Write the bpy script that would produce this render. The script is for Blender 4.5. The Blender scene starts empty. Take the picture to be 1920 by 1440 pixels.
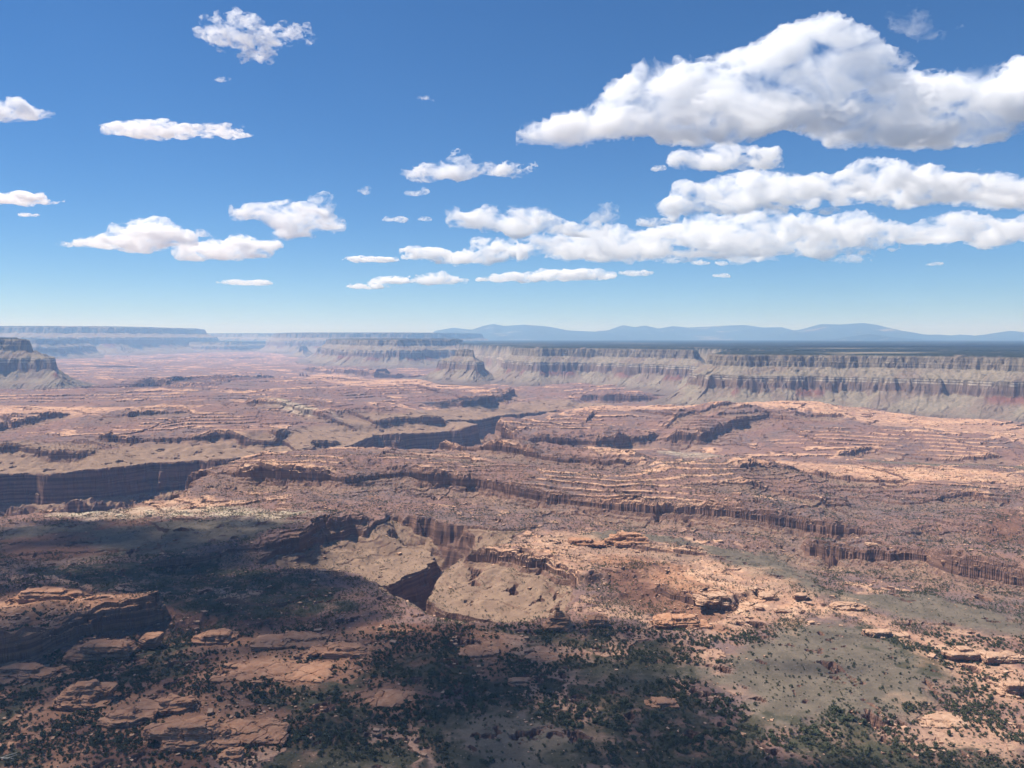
import bpy, math, random, time
import numpy as np
from concurrent.futures import ThreadPoolExecutor
from mathutils import Vector, Matrix
T0 = time.time()
F32 = np.float32
scene = bpy.context.scene
COL = scene.collection
R = math.radians

# ------------------------------------------------------------------ camera, light, sky, exposure
CAM_Z = 400.0
FPX = 1450.0                      # focal length in pixels of the 1920 px wide photo
PITCH = math.atan((720.0 - 634.0) / FPX)
cam_data = bpy.data.cameras.new("camera")
cam = bpy.data.objects.new("camera", cam_data)
COL.objects.link(cam)
cam.location = (0, 0, CAM_Z)
cam.rotation_euler = (math.pi / 2 - PITCH, 0, 0)
cam_data.sensor_width = 36.0
cam_data.lens = 36.0 * FPX / 1920.0
cam_data.clip_start = 1.0
cam_data.clip_end = 400000.0
scene.camera = cam

SUN_AZ, SUN_EL = R(-75), R(58)    # azimuth from the view direction (+Y), negative to the left
SUN = Vector((math.sin(SUN_AZ) * math.cos(SUN_EL), math.cos(SUN_AZ) * math.cos(SUN_EL), math.sin(SUN_EL)))
sun_data = bpy.data.lights.new("sun", 'SUN')
sun_data.energy = 5.0
sun_data.angle = R(0.5)
sun_data.color = (1.0, 0.955, 0.89)
sun = bpy.data.objects.new("sun", sun_data)
sun.rotation_euler = (-SUN).to_track_quat('-Z', 'Y').to_euler()
COL.objects.link(sun)

world = bpy.data.worlds.new("World")
scene.world = world
world.use_nodes = True
wn = world.node_tree
wn.nodes.clear()
w_out = wn.nodes.new("ShaderNodeOutputWorld")
w_bg = wn.nodes.new("ShaderNodeBackground")
w_sky = wn.nodes.new("ShaderNodeTexSky")
w_sky.sky_type = 'NISHITA'
w_sky.sun_disc = False
w_sky.sun_elevation = SUN_EL
w_sky.sun_rotation = SUN_AZ
w_sky.altitude = 2000.0
w_sky.air_density = 1.0
w_sky.dust_density = 0.0
w_sky.ozone_density = 9.0
w_bg.inputs["Strength"].default_value = 0.077
w_hs = wn.nodes.new("ShaderNodeHueSaturation")   # the deep clear blue of high desert air
w_hs.inputs["Saturation"].default_value = 1.12
wn.links.new(w_sky.outputs[0], w_hs.inputs["Color"])
wn.links.new(w_hs.outputs[0], w_bg.inputs["Color"])
wn.links.new(w_bg.outputs[0], w_out.inputs["Surface"])

scene.view_settings.view_transform = 'Standard'
scene.view_settings.look = 'None'
scene.view_settings.exposure = 0.55
scene.view_settings.gamma = 1.0
cy = scene.cycles
cy.use_denoising = True
cy.max_bounces = 24
cy.diffuse_bounces = 2
cy.glossy_bounces = 1
cy.transmission_bounces = 2
cy.volume_bounces = 24
cy.transparent_max_bounces = 24
cy.sample_clamp_indirect = 4.0

# ------------------------------------------------------------------ pixel -> place helpers
CP, SP = math.cos(PITCH), math.sin(PITCH)


def ray(px, py):
    a = (px - 960.0) / FPX
    b = (720.0 - py) / FPX
    return a, CP + b * SP, -SP + b * CP


def at(px, py, z=0.0):
    """The point of the plane at height z seen at pixel px, py of the photo."""
    dx, dy, dz = ray(px, py)
    t = (z - CAM_Z) / dz
    return dx * t, dy * t


def at_y(px, py, y):
    dx, dy, dz = ray(px, py)
    t = y / dy
    return dx * t, y, CAM_Z + dz * t


def pts(l, z=0.0):
    return [at(p[0], p[1], p[2] if len(p) > 2 else z) for p in l]


# ------------------------------------------------------------------ numpy noise and distances
def _hash(ix, iy, seed):
    h = ix.astype(np.uint32) * np.uint32(374761393) + iy.astype(np.uint32) * np.uint32(668265263) + np.uint32(seed * 2246822519 & 0xffffffff)
    h = (h ^ (h >> np.uint32(13))) * np.uint32(1274126177)
    return h ^ (h >> np.uint32(16))


_ang = np.arange(256) * (2 * np.pi / 256)
_GX, _GY = np.cos(_ang).astype(F32), np.sin(_ang).astype(F32)


def noise2(x, y, seed=0):
    fx, fy = np.floor(x), np.floor(y)
    ix, iy = fx.astype(np.int32), fy.astype(np.int32)
    dx, dy = (x - fx).astype(F32), (y - fy).astype(F32)
    u = dx * dx * dx * (dx * (dx * 6 - 15) + 10)
    v = dy * dy * dy * (dy * (dy * 6 - 15) + 10)

    def g(ox, oy):
        k = _hash(ix + ox, iy + oy, seed) & np.uint32(255)
        return _GX[k] * (dx - ox) + _GY[k] * (dy - oy)
    a = g(0, 0)
    b = g(1, 0)
    c = g(0, 1)
    d = g(1, 1)
    a = a + u * (b - a)
    c = c + u * (d - c)
    return (a + v * (c - a)) * F32(1.5)


def fbm(x, y, lam, octs=4, seed=0, gain=0.5):
    out = 0
    amp = 1.0
    f = 1.0 / lam
    for i in range(octs):
        out = out + F32(amp) * noise2(x * f + 17.3 * i, y * f - 9.1 * i, seed + i)
        amp *= gain
        f *= 2.03
    return out


def sstep(a, b, x):
    t = np.clip((x - a) / (b - a), 0, 1)
    return t * t * (3 - 2 * t)


def poly_dist(x, y, P, closed=False):
    """Distance to a polyline, side (+1 left of its direction) and position along it 0..1."""
    P = np.asarray(P, float)
    n = len(P) if closed else len(P) - 1
    seg = np.hypot(*(np.roll(P, -1, 0) - P).T)[:n]
    cum = np.concatenate([[0], np.cumsum(seg)])
    best = np.full(x.shape, 1e18, F32)
    side = np.ones(x.shape, F32)
    along = np.zeros(x.shape, F32)
    for i in range(n):
        ax, ay = P[i]
        bx, by = P[(i + 1) % len(P)]
        ex, ey = bx - ax, by - ay
        L2 = ex * ex + ey * ey + 1e-9
        px, py = x - F32(ax), y - F32(ay)
        t = np.clip((px * F32(ex) + py * F32(ey)) / F32(L2), 0, 1)
        d2 = (px - t * F32(ex)) ** 2 + (py - t * F32(ey)) ** 2
        m = d2 < best
        best = np.where(m, d2, best)
        side = np.where(m, np.sign(F32(ex) * py - F32(ey) * px), side)
        along = np.where(m, (F32(cum[i]) + t * F32(seg[i])) / F32(cum[-1]), along)
    return np.sqrt(best), side, along


def inside(x, y, P):
    c = np.zeros(x.shape, bool)
    n = len(P)
    for i in range(n):
        x1, y1 = P[i]
        x2, y2 = P[(i + 1) % n]
        if y1 == y2:
            continue
        m = (y1 > y) != (y2 > y)
        c ^= m & (x < F32(x2 - x1) * (y - F32(y1)) / F32(y2 - y1) + F32(x1))
    return c


def poly_sd(x, y, P):
    """Signed distance to a closed polygon, negative inside."""
    d, _, _ = poly_dist(x, y, P, True)
    return np.where(inside(x, y, P), -d, d)


def smooth_poly(P, closed, k=2):
    P = [tuple(p) for p in P]
    for _ in range(k):
        Q = []
        n = len(P)
        rng = range(n if closed else n - 1)
        if not closed:
            Q.append(P[0])
        for i in rng:
            a, b = P[i], P[(i + 1) % n]
            Q.append((a[0] * .75 + b[0] * .25, a[1] * .75 + b[1] * .25))
            Q.append((a[0] * .25 + b[0] * .75, a[1] * .25 + b[1] * .75))
        if not closed:
            Q.append(P[-1])
        P = Q
    return P


def box_sel(x, y, P, m):
    P = np.asarray(P)
    return (x > P[:, 0].min() - m) & (x < P[:, 0].max() + m) & (y > P[:, 1].min() - m) & (y < P[:, 1].max() + m)


# ------------------------------------------------------------------ the ground: what the photo shows, laid out on the land
GORGE_FAR = pts([(-260, 890), (-100, 880), (0, 874), (150, 876), (270, 869), (320, 858), (400, 857), (460, 851), (540, 845),
                 (640, 833), (712, 808), (800, 803), (862, 798), (880, 792), (872, 786), (850, 785), (900, 777), (925, 775), (960, 768), (1010, 766), (1060, 762)], -35)
GORGE_NEAR = pts([(-260, 975), (-100, 968), (0, 963), (110, 960), (235, 953), (300, 931), (345, 908), (375, 888), (430, 868), (520, 856), (600, 845),
                  (700, 849), (770, 853), (872, 855), (880, 838), (903, 813), (928, 797), (962, 785), (1010, 776), (1060, 770)], 0)
GORGE = smooth_poly(GORGE_FAR + GORGE_NEAR[::-1], True, 1)
GORGE_FAR_S = smooth_poly(GORGE_FAR, False, 1)

BENCH = smooth_poly(pts([(470, 1042), (520, 1022), (580, 1007), (640, 986), (715, 976), (735, 955), (800, 968), (880, 976), (960, 983), (1003, 966), (960, 1003),
                         (897, 1032), (960, 1052), (1010, 1062), (1060, 1076), (1090, 1092), (1088, 1122), (1065, 1150), (1000, 1163), (930, 1172), (880, 1172),
                         (800, 1150), (745, 1122), (700, 1092), (655, 1068), (600, 1058), (540, 1058)], 0), True, 1)
SLIT = smooth_poly(pts([(640, 950), (690, 962), (740, 982), (800, 1012), (868, 1046), (838, 1062), (790, 1080), (755, 1112), (790, 1140), (850, 1166), (930, 1190)], -50), False, 1)

# ledges: pixel polyline (left to right), drop in metres, how far the high and low sides run out, share of the drop above, cliff share
LEDGES = [
    ([(352, 903), (400, 904), (480, 906), (600, 910), (640, 914), (700, 908), (760, 905), (830, 907), (905, 910), (960, 922), (1010, 932), (1100, 940), (1200, 948), (1320, 958), (1420, 967), (1500, 975), (1600, 980), (1700, 983)], 50, 420, 260, .45),
    ([(1484, 985), (1510, 1008), (1560, 1022), (1620, 1030), (1692, 1034), (1740, 1040), (1790, 1062), (1850, 1076), (1920, 1084), (2060, 1100)], 44, 330, 160, .6),
    ([(930, 792), (945, 812), (985, 824), (1060, 823), (1120, 824), (1200, 818), (1240, 812)], 66, 600, 250, .5),
    ([(1240, 816), (1320, 818), (1400, 806), (1440, 800), (1500, 806)], 52, 500, 250, .5),
    ([(765, 846), (850, 856), (940, 871), (1040, 882), (1130, 888), (1230, 892)], 42, 380, 220, .5),
    ([(1560, 845), (1640, 838), (1720, 848), (1800, 852), (1880, 850)], 22, 420, 220, .5),
    ([(250, 1058), (300, 1056), (372, 1046), (430, 1030), (520, 1020), (580, 1005), (640, 985), (718, 972)], 30, 260, 160, .5),
    ([(895, 1032), (960, 1052), (1010, 1062), (1060, 1076), (1092, 1094)], 26, 200, 90, .7),
    ([(0, 1045), (110, 1038), (190, 1034), (260, 1030), (380, 1018)], 12, 200, 120, .5),
    ([(-200, 1262), (-60, 1248), (0, 1240), (60, 1226), (110, 1208), (150, 1196), (185, 1180), (240, 1172), (290, 1160), (300, 1148)], 50, 150, 120, .55),
    ([(1195, 1092), (1260, 1112), (1335, 1130), (1370, 1140)], 26, 110, 90, .6),
    ([(400, 1128), (480, 1130), (560, 1122), (630, 1112)], 14, 120, 80, .5),
    ([(1120, 1012), (1160, 1018), (1230, 1028), (1300, 1030)], 14, 200, 100, .6),
    ([(-200, 850), (-40, 838), (60, 838), (120, 842), (190, 840)], 44, 420, 260, .5),
    ([(170, 822), (260, 826), (330, 822), (400, 818), (500, 818), (560, 812)], 34, 420, 240, .5),
    ([(500, 812), (530, 816), (560, 826), (600, 815), (640, 812)], 40, 300, 260, .5),
    ([(640, 783), (700, 787), (760, 783), (842, 778)], 46, 500, 300, .5),
    ([(820, 752), (860, 756), (920, 752), (955, 744), (965, 736)], 60, 700, 400, .5),
    ([(440, 776), (520, 778), (600, 788), (680, 792)], 34, 420, 300, .5),
    ([(180, 797), (240, 796), (300, 792), (360, 790)], 30, 400, 300, .5),
    ([(0, 790), (20, 800), (80, 795), (140, 790)], 36, 400, 300, .5),
    ([(220, 716), (260, 722), (310, 728), (330, 727)], 50, 700, 500, .5),
    ([(560, 690), (640, 697), (700, 700), (740, 696)], 70, 1500, 900, .5),
    ([(360, 706), (440, 710), (520, 706)], 45, 900, 600, .5),
    ([(1330, 805), (1440, 800), (1540, 802), (1600, 806)], 24, 400, 260, .5),
    ([(1080, 742), (1180, 744), (1240, 744)], 60, 900, 500, .5),
    ([(1240, 810), (1300, 800), (1380, 796)], 24, 300, 250, .5),
    ([(1290, 930), (1380, 924), (1460, 922), (1540, 934), (1600, 930)], 18, 300, 180, .5),
    ([(1610, 920), (1700, 932), (1780, 930), (1830, 924), (1920, 938)], 22, 300, 180, .5),
    ([(1380, 905), (1500, 890), (1600, 900), (1700, 902)], 18, 300, 180, .5),
    ([(430, 870), (560, 876), (700, 872), (800, 878), (960, 888)], 14, 250, 140, .5),
    ([(640, 848), (760, 862), (900, 876)], 10, 200, 140, .5),
    ([(1700, 985), (1760, 990), (1830, 985), (1930, 1000)], 16, 200, 120, .5),
]
LEDGES = [(pts(p), h, la, lb, ra) for p, h, la, lb, ra in LEDGES]

# zones of colour and growth (photo outlines laid on the land)
SAGE = [pts(p) for p in (
    [(1400, 1205), (1480, 1170), (1560, 1150), (1620, 1165), (1690, 1190), (1740, 1225), (1770, 1260), (1740, 1290), (1700, 1330), (1600, 1340), (1460, 1350), (1370, 1300), (1290, 1270)],
    [(1070, 1262), (1120, 1240), (1240, 1238), (1380, 1235), (1420, 1255), (1330, 1275), (1180, 1275)],
    [(820, 1340), (960, 1330), (1110, 1370), (1120, 1440), (1000, 1470), (860, 1440)],
    [(560, 1420), (700, 1410), (790, 1450), (700, 1500), (520, 1480)],
    [(1020, 1000), (1150, 978), (1290, 985), (1300, 1010), (1150, 1005)],
    [(1300, 1000), (1480, 1010), (1520, 1060), (1560, 1100), (1700, 1100), (1900, 1150), (1900, 1180), (1700, 1150), (1500, 1090), (1330, 1040)],
    [(1600, 848), (1750, 858), (1900, 866), (1930, 880), (1750, 874), (1620, 862)],
    [(0, 985), (200, 975), (420, 980), (560, 990), (500, 1010), (300, 1035), (0, 1040)],
)]
BARE = [pts(p) for p in (
    [(60, 1330), (110, 1285), (200, 1275), (330, 1290), (450, 1310), (540, 1360), (530, 1400), (380, 1400), (250, 1385), (230, 1340)],
    [(-60, 1160), (0, 1135), (100, 1120), (230, 1125), (290, 1150), (180, 1185), (90, 1215), (0, 1240), (-80, 1240)],
    [(380, 1210), (430, 1180), (560, 1180), (700, 1190), (790, 1215), (690, 1240), (640, 1270), (560, 1285), (430, 1290), (420, 1240)],
    [(680, 1300), (720, 1275), (770, 1285), (790, 1310), (720, 1325)],
    [(860, 1200), (900, 1190), (1020, 1195), (920, 1235), (870, 1225)],
    [(960, 1225), (1000, 1208), (1060, 1215), (1130, 1225), (1020, 1240)],
    [(1300, 1030), (1380, 1050), (1470, 1075), (1520, 1110), (1620, 1130), (1700, 1170), (1860, 1210), (1930, 1260), (1930, 1310), (1850, 1290), (1770, 1230), (1690, 1175), (1580, 1145), (1450, 1160), (1330, 1180), (1210, 1160), (1250, 1110), (1200, 1070)],
    [(1040, 980), (1130, 1000), (1290, 1030), (1280, 1060), (1130, 1060), (1100, 1075), (960, 1040), (920, 1020)],
    [(1700, 1370), (1780, 1330), (1860, 1330), (1900, 1390), (1800, 1380)],
    [(240, 955), (330, 930), (420, 935), (440, 950), (330, 958)],
    [(1350, 870), (1450, 845), (1560, 870), (1750, 880), (1930, 895), (1930, 920), (1700, 910), (1500, 890)],
    [(990, 770), (1150, 765), (1320, 768), (1600, 780), (1930, 805), (1930, 835), (1700, 815), (1400, 790), (1150, 785)],
    [(-50, 770), (100, 778), (300, 780), (300, 788), (0, 796)],
    [(560, 846), (640, 838), (720, 842), (760, 848), (640, 856)],
    [(600, 690), (700, 712), (860, 716), (900, 726), (760, 735), (560, 720)],
)]
RED = [pts(p) for p in (
    [(1840, 960), (1930, 950), (1930, 1020), (1850, 1010)],
    [(-80, 1110), (300, 1110), (700, 1170), (900, 1180), (960, 1240), (800, 1330), (560, 1420), (300, 1460), (-80, 1460)],
    [(1200, 1040), (1290, 1060), (1330, 1120), (1340, 1170), (1230, 1170), (1150, 1100), (1120, 1040)],
    [(0, 1010), (150, 1000), (170, 1035), (0, 1050)], [(200, 962), (290, 965), (280, 985), (200, 980)],
    [(1200, 1330), (1260, 1300), (1300, 1330), (1240, 1360)])]
PALE = [pts(p) for p in (
    [(1230, 833), (1270, 829), (1330, 832), (1370, 838), (1300, 841), (1240, 838)],
    [(490, 774), (540, 777), (600, 784), (640, 787), (560, 786)],
    [(80, 965), (120, 950), (200, 950), (420, 950), (520, 965), (640, 975), (520, 985), (300, 968)],
)]


DENSE = [(pts(p), d) for p, d in (
    ([(-60, 1260), (120, 1210), (330, 1165), (420, 1145), (400, 1200), (330, 1265), (230, 1275), (100, 1285), (40, 1350), (60, 1460), (-60, 1460)], .022),
    ([(560, 1310), (700, 1255), (900, 1185), (1130, 1170), (1300, 1210), (1290, 1265), (1330, 1330), (1480, 1460), (1100, 1460), (1000, 1330), (800, 1300), (640, 1340)], .017),
    ([(1570, 1148), (1640, 1152), (1850, 1240), (1840, 1275), (1750, 1255), (1640, 1190)], .028),
    ([(1540, 1340), (1850, 1365), (1940, 1460), (1420, 1460)], .013),
    ([(500, 1400), (560, 1330), (830, 1310), (900, 1460), (480, 1460)], .012),
    ([(400, 1290), (650, 1270), (860, 1240), (900, 1280), (640, 1330), (480, 1330)], .015),
    ([(1280, 1360), (1420, 1350), (1500, 1460), (1300, 1460)], .020),
    ([(60, 1060), (400, 1050), (560, 1080), (640, 1130), (400, 1150), (100, 1130)], .008),
    ([(1300, 1060), (1500, 1080), (1920, 1130), (1920, 1200), (1700, 1150), (1450, 1120)], .006),
)]
RISES = [(pts(p), a) for p, a in (
    ([(380, 900), (640, 908), (905, 905), (1200, 940), (1420, 962), (1500, 900), (1300, 860), (1000, 850), (700, 852), (480, 866)], 44),
    ([(1000, 800), (1300, 812), (1600, 830), (1950, 850), (1950, 800), (1500, 770), (1100, 765)], 40),
    ([(1300, 900), (1950, 930), (1950, 870), (1500, 850)], 30),
    ([(-100, 800), (300, 805), (500, 795), (640, 770), (300, 760), (-100, 765)], 40),
    ([(-100, 760), (400, 755), (800, 740), (800, 715), (300, 720), (-100, 735)], 50),
    ([(1100, 1020), (1300, 1030), (1450, 1060), (1200, 1080)], 10),
)]
THICKET = [P for P, d in DENSE if d > .0075]


def warp(x, y, lam, amp, seed, octs=2):
    return x + F32(amp) * fbm(x, y, lam, octs, seed), y + F32(amp) * fbm(x, y, lam, octs, seed + 50)


def zone(x, y, polys, width, nz):
    out = np.zeros(x.shape, F32)
    for P in polys:
        w = width
        s = box_sel(x, y, P, 4 * w)
        if s.any():
            d = poly_sd(x[s], y[s], P)
            out[s] = np.maximum(out[s], sstep(w, -w, d + nz[s] * w * 2.2))
    return out


def ground(x, y, want_zones=True):
    """Height of the land and the amounts of bare rock, sage, red soil, pale rock, grey talus and scrub."""
    x = x.astype(F32)
    y = y.astype(F32)
    n_long = fbm(x, y, 1700, 4, 3, .42)
    n_mid = fbm(x, y, 260, 4, 11)
    n_small = fbm(x, y, 46, 3, 21)
    n_fine = fbm(x, y, 11, 3, 31)
    wx, wy = warp(x, y, 170, 26, 41)
    cx, cy_ = warp(x, y, 44, 7, 47, 3)
    jx, jy = warp(x, y, 21, 3.2, 57, 3)
    wx2, wy2 = wx + (cx - x) + (jx - x), wy + (cy_ - y) + (jy - y)

    # quiet areas: the benches by the gorges, the sage flats
    near = sstep(2000, 1250, y)
    z = np.zeros(x.shape, F32)
    quiet = np.zeros(x.shape, F32)
    talus = np.zeros(x.shape, F32)
    dg = np.full(x.shape, 9999, F32)
    s = box_sel(x, y, GORGE, 700)
    if s.any():
        gx, gy = warp(x[s], y[s], 240, 62, 63, 3)
        dg[s] = poly_sd(wx2[s] + gx - x[s], wy2[s] + gy - y[s], GORGE)
        df = np.full(x.shape, 9999, F32)
        df[s], _, _ = poly_dist(wx[s], wy[s], GORGE_FAR_S)
        b = sstep(330, 20, df)
        z -= 42 * b
        quiet = np.maximum(quiet, sstep(380, 240, df))
        talus = np.maximum(talus, sstep(340, 240, df))
    db = np.full(x.shape, 9999, F32)
    s = box_sel(x, y, BENCH, 300)
    if s.any():
        db[s] = poly_sd(x[s] + (cx - x)[s] * 1.6 + (wx - x)[s] * .4, y[s] + (cy_ - y)[s] * 1.6 + (wy - y)[s] * .4, BENCH)
        ins = sstep(6, -6, db)
        quiet = np.maximum(quiet, ins)
        talus = np.maximum(talus, ins)
    ds = np.full(x.shape, 9999, F32)
    deep = np.ones(x.shape, F32)
    s = box_sel(x, y, SLIT, 200)
    if s.any():
        ds[s], _, al = poly_dist(wx2[s], wy2[s], SLIT)
        deep[s] = .10 + .90 * sstep(.30, .56, al)
    sage = zone(x, y, SAGE, 22, n_small * .5 + n_mid * .5)
    quiet = np.maximum(quiet, sage * near * .85)

    relief = n_long * 36 * (1 - .55 * near) + n_mid * 5 + n_small * 1.1
    lift = np.zeros(x.shape, F32)
    for P, a in RISES:
        s = box_sel(x, y, P, 400)
        if s.any():
            lift[s] += F32(a) * sstep(160, -200, poly_sd(wx[s], wy[s], P))
    relief = relief + lift
    E = relief * (1 - .9 * quiet)
    # terraces
    step = np.interp(y, [1100, 1500, 2600, 4200, 6000], [4.5, 6.5, 8.0, 11.0, 14.0]).astype(F32)
    n_brk = fbm(x, y, 330, 3, 95)
    e = E / step + n_fine * .08 + n_small * .17 + n_mid * .12 + 40.0
    hw_ = np.clip(.55 + 1.1 * n_brk, .12, 1.15) * F32(.58)
    k = np.floor(e)
    f = e - k
    hard = sstep(.855, .875, f)
    f3 = f * 3.4 + n_fine * .12
    k3 = np.floor(f3)
    sub = (k3 + .35 * (f3 - k3) + .65 * sstep(.86, .93, f3 - k3)) / 3.4
    tz = (k - 40.0 + (1 - hw_) * sub + hw_ * hard) * step
    tw = (1 - quiet) * (1 - .45 * sstep(1420, 1150, y))
    z += E + (tz - E) * tw
    rim = np.maximum(sstep(.86, .885, f), sstep(.26, .05, f)) * tw
    n_pat = fbm(x, y, 620, 3, 91)
    bare = rim * sstep(-.05, .35, n_pat * .9 + n_mid * .6 + n_small * .5 + n_brk * .5)
    under = sstep(.55, .85, f) * (1 - hard) * tw

    # named ledges
    for P, h, la, lb, ra in LEDGES:
        m = 2.2 * max(la, lb)
        s = box_sel(x, y, P, m)
        if not s.any():
            continue
        d, sd, al = poly_dist(wx2[s], wy2[s], P)
        tp = sstep(0.0, .10, al) * sstep(1.0, .90, al)
        tp = tp * np.clip(.92 + .8 * n_mid[s] + .25 * n_small[s], .6, 1.3)
        up = (.50 + .25 * sstep(3, 4.2, d + 4 * n_small[s]) + .25 * sstep(8, 9.5, d - 6 * n_small[s])) * np.exp(-np.maximum(d - 12, 0) / la)
        dn = (.26 + .13 * sstep(3, 4.5, d + 4 * n_small[s]) + .13 * sstep(7, 8.5, d + 6 * n_mid[s] - 3 * n_small[s]) + .12 * sstep(12, 13.5, d + 8 * n_small[s]) + .36 * (1 - np.exp(-np.maximum(d - 6, 0) / 24))) * np.exp(-np.maximum(d - 30, 0) / lb)
        z[s] += .98 * h * tp * np.where(sd > 0, ra * up, -(1 - ra) * dn)
        bare[s] = np.maximum(bare[s], tp * np.where(sd > 0, sstep(40, 6, d + 18 * n_small[s]), 0) * sstep(-.3, .3, n_pat[s] + n_mid[s]))
        t_ = tp * np.where(sd < 0, sstep(120, 30, d), 0)
        talus[s] = np.maximum(talus[s], .6 * t_)
        bare[s] *= 1 - t_ * .8

    # bench of the side canyon, its slit, then the main gorge
    inb = np.maximum(-db, 0)
    z -= (8 * sstep(0, 3, inb) + 12 * sstep(4, 45, inb) + 26 * sstep(15, 130, inb))
    for q, hh in ((16, 1.6), (40, 1.2), (74, 1.6)):
        z -= hh * sstep(0, 2, inb - q - 16 * n_mid - 7 * n_small)
    hw = 46 + 14 * n_mid
    dslit = np.maximum(hw - ds, 0)
    z -= sstep(-8, 3, -np.maximum(db, -20) + 0) * deep * (5 * sstep(0, 1.5, dslit) + 24 * sstep(3, 7, dslit + 3 * n_small) + 26 * sstep(9, 18, dslit - 4 * n_small) + 40 * sstep(18, 38, dslit))
    ing = np.maximum(-dg, 0)
    jo = 5 * n_small + 2.5 * n_fine
    z -= 5 * sstep(0, 1.5, ing) + 27 * sstep(3, 7, ing + jo) + 38 * sstep(9, 14, ing - jo) + 32 * sstep(17, 23, ing + 1.5 * jo) + (30 + 34 * n_mid + 22 * n_small) * sstep(26, 80, ing) + 60 * sstep(90, 110, ing + 20 * n_mid) + 90 * sstep(118, 150, ing)
    z += n_fine * .7 * (1 - .6 * quiet) + n_small * .6
    if not want_zones:
        return z
    nz = n_small * .6 + n_mid * .4
    bz = zone(x, y, BARE, 26, nz * 1.3)
    patch = sstep(-.15, .35, n_small * .8 + n_mid * .6 + .12)
    bare = np.clip(np.maximum(bare * (1 - sage), bz * (.5 + .5 * patch)) * (1 - talus), 0, 1)
    red = zone(x, y, RED, 24, nz)
    pale = zone(x, y, PALE, 26, nz * 1.3) * (.35 + .65 * patch)
    brush = zone(x, y, THICKET, 26, nz)
    return z, bare, sage, red, pale, talus, brush


def run_rows(fn, x, y, nout, chunk=40):
    outs = [np.empty(x.shape, F32) for _ in range(nout)]

    def job(i):
        r = fn(x[i:i + chunk], y[i:i + chunk])
        if nout == 1:
            r = (r,)
        for o, v in zip(outs, r):
            o[i:i + chunk] = v
    with ThreadPoolExecutor(4) as ex:
        list(ex.map(job, range(0, x.shape[0], chunk)))
    return outs


# ------------------------------------------------------------------ materials
def new_mat(name):
    m = bpy.data.materials.new(name)
    m.use_nodes = True
    nt = m.node_tree
    nt.nodes.clear()
    return m, nt


class NT:
    """Small helper that wires shader nodes."""

    def __init__(self, nt):
        self.nt = nt

    def n(self, t, **kw):
        nd = self.nt.nodes.new(t)
        for k, v in kw.items():
            setattr(nd, k, v)
        return nd

    def put(self, nd, name, v):
        if v is None:
            return
        s = nd.inputs[name]
        if hasattr(v, "is_output"):
            self.nt.links.new(v, s)
        else:
            s.default_value = v

    def math(self, op, a, b=None, c=None, clamp=False):
        nd = self.n("ShaderNodeMath", operation=op, use_clamp=clamp)
        self.put(nd, 0, a)
        self.put(nd, 1, b)
        self.put(nd, 2, c)
        return nd.outputs[0]

    def mix(self, f, a, b):
        nd = self.n("ShaderNodeMix", data_type='RGBA')
        self.put(nd, 0, f)
        self.put(nd, 6, a)
        self.put(nd, 7, b)
        return nd.outputs[2]

    def noise(self, vec, scale, detail=4, rough=.55, dist=0.0):
        nd = self.n("ShaderNodeTexNoise")
        self.put(nd, "Vector", vec)
        self.put(nd, "Scale", scale)
        self.put(nd, "Detail", detail)
        self.put(nd, "Roughness", rough)
        self.put(nd, "Distortion", dist)
        return nd.outputs[0]

    def voro(self, vec, scale, rnd=1.0):
        nd = self.n("ShaderNodeTexVoronoi")
        self.put(nd, "Vector", vec)
        self.put(nd, "Scale", scale)
        self.put(nd, "Randomness", rnd)
        return nd.outputs[0]

    def step(self, x, a, b):
        nd = self.n("ShaderNodeMapRange", interpolation_type='SMOOTHSTEP')
        self.put(nd, 0, x)
        self.put(nd, 1, a)
        self.put(nd, 2, b)
        return nd.outputs[0]

    def attr(self, name):
        nd = self.n("ShaderNodeAttribute", attribute_name=name)
        return nd

    def scaled(self, vec, s):
        nd = self.n("ShaderNodeMapping")
        self.put(nd, "Vector", vec)
        nd.inputs["Scale"].default_value = s
        return nd.outputs[0]

    def bsdf(self, color, rough=.95, bump=None, bump_dist=1.0, bump_str=1.0):
        nd = self.n("ShaderNodeBsdfPrincipled")
        self.put(nd, "Base Color", color)
        self.put(nd, "Roughness", rough)
        nd.inputs["Specular IOR Level"].default_value = .12
        if bump is not None:
            b = self.n("ShaderNodeBump")
            b.inputs["Strength"].default_value = bump_str
            b.inputs["Distance"].default_value = bump_dist
            self.put(b, "Height", bump)
            self.nt.links.new(b.outputs[0], nd.inputs["Normal"])
        o = self.n("ShaderNodeOutputMaterial")
        self.nt.links.new(nd.outputs[0], o.inputs["Surface"])
        return nd


def rgb(r, g, b):
    return (r, g, b, 1.0)


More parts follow.
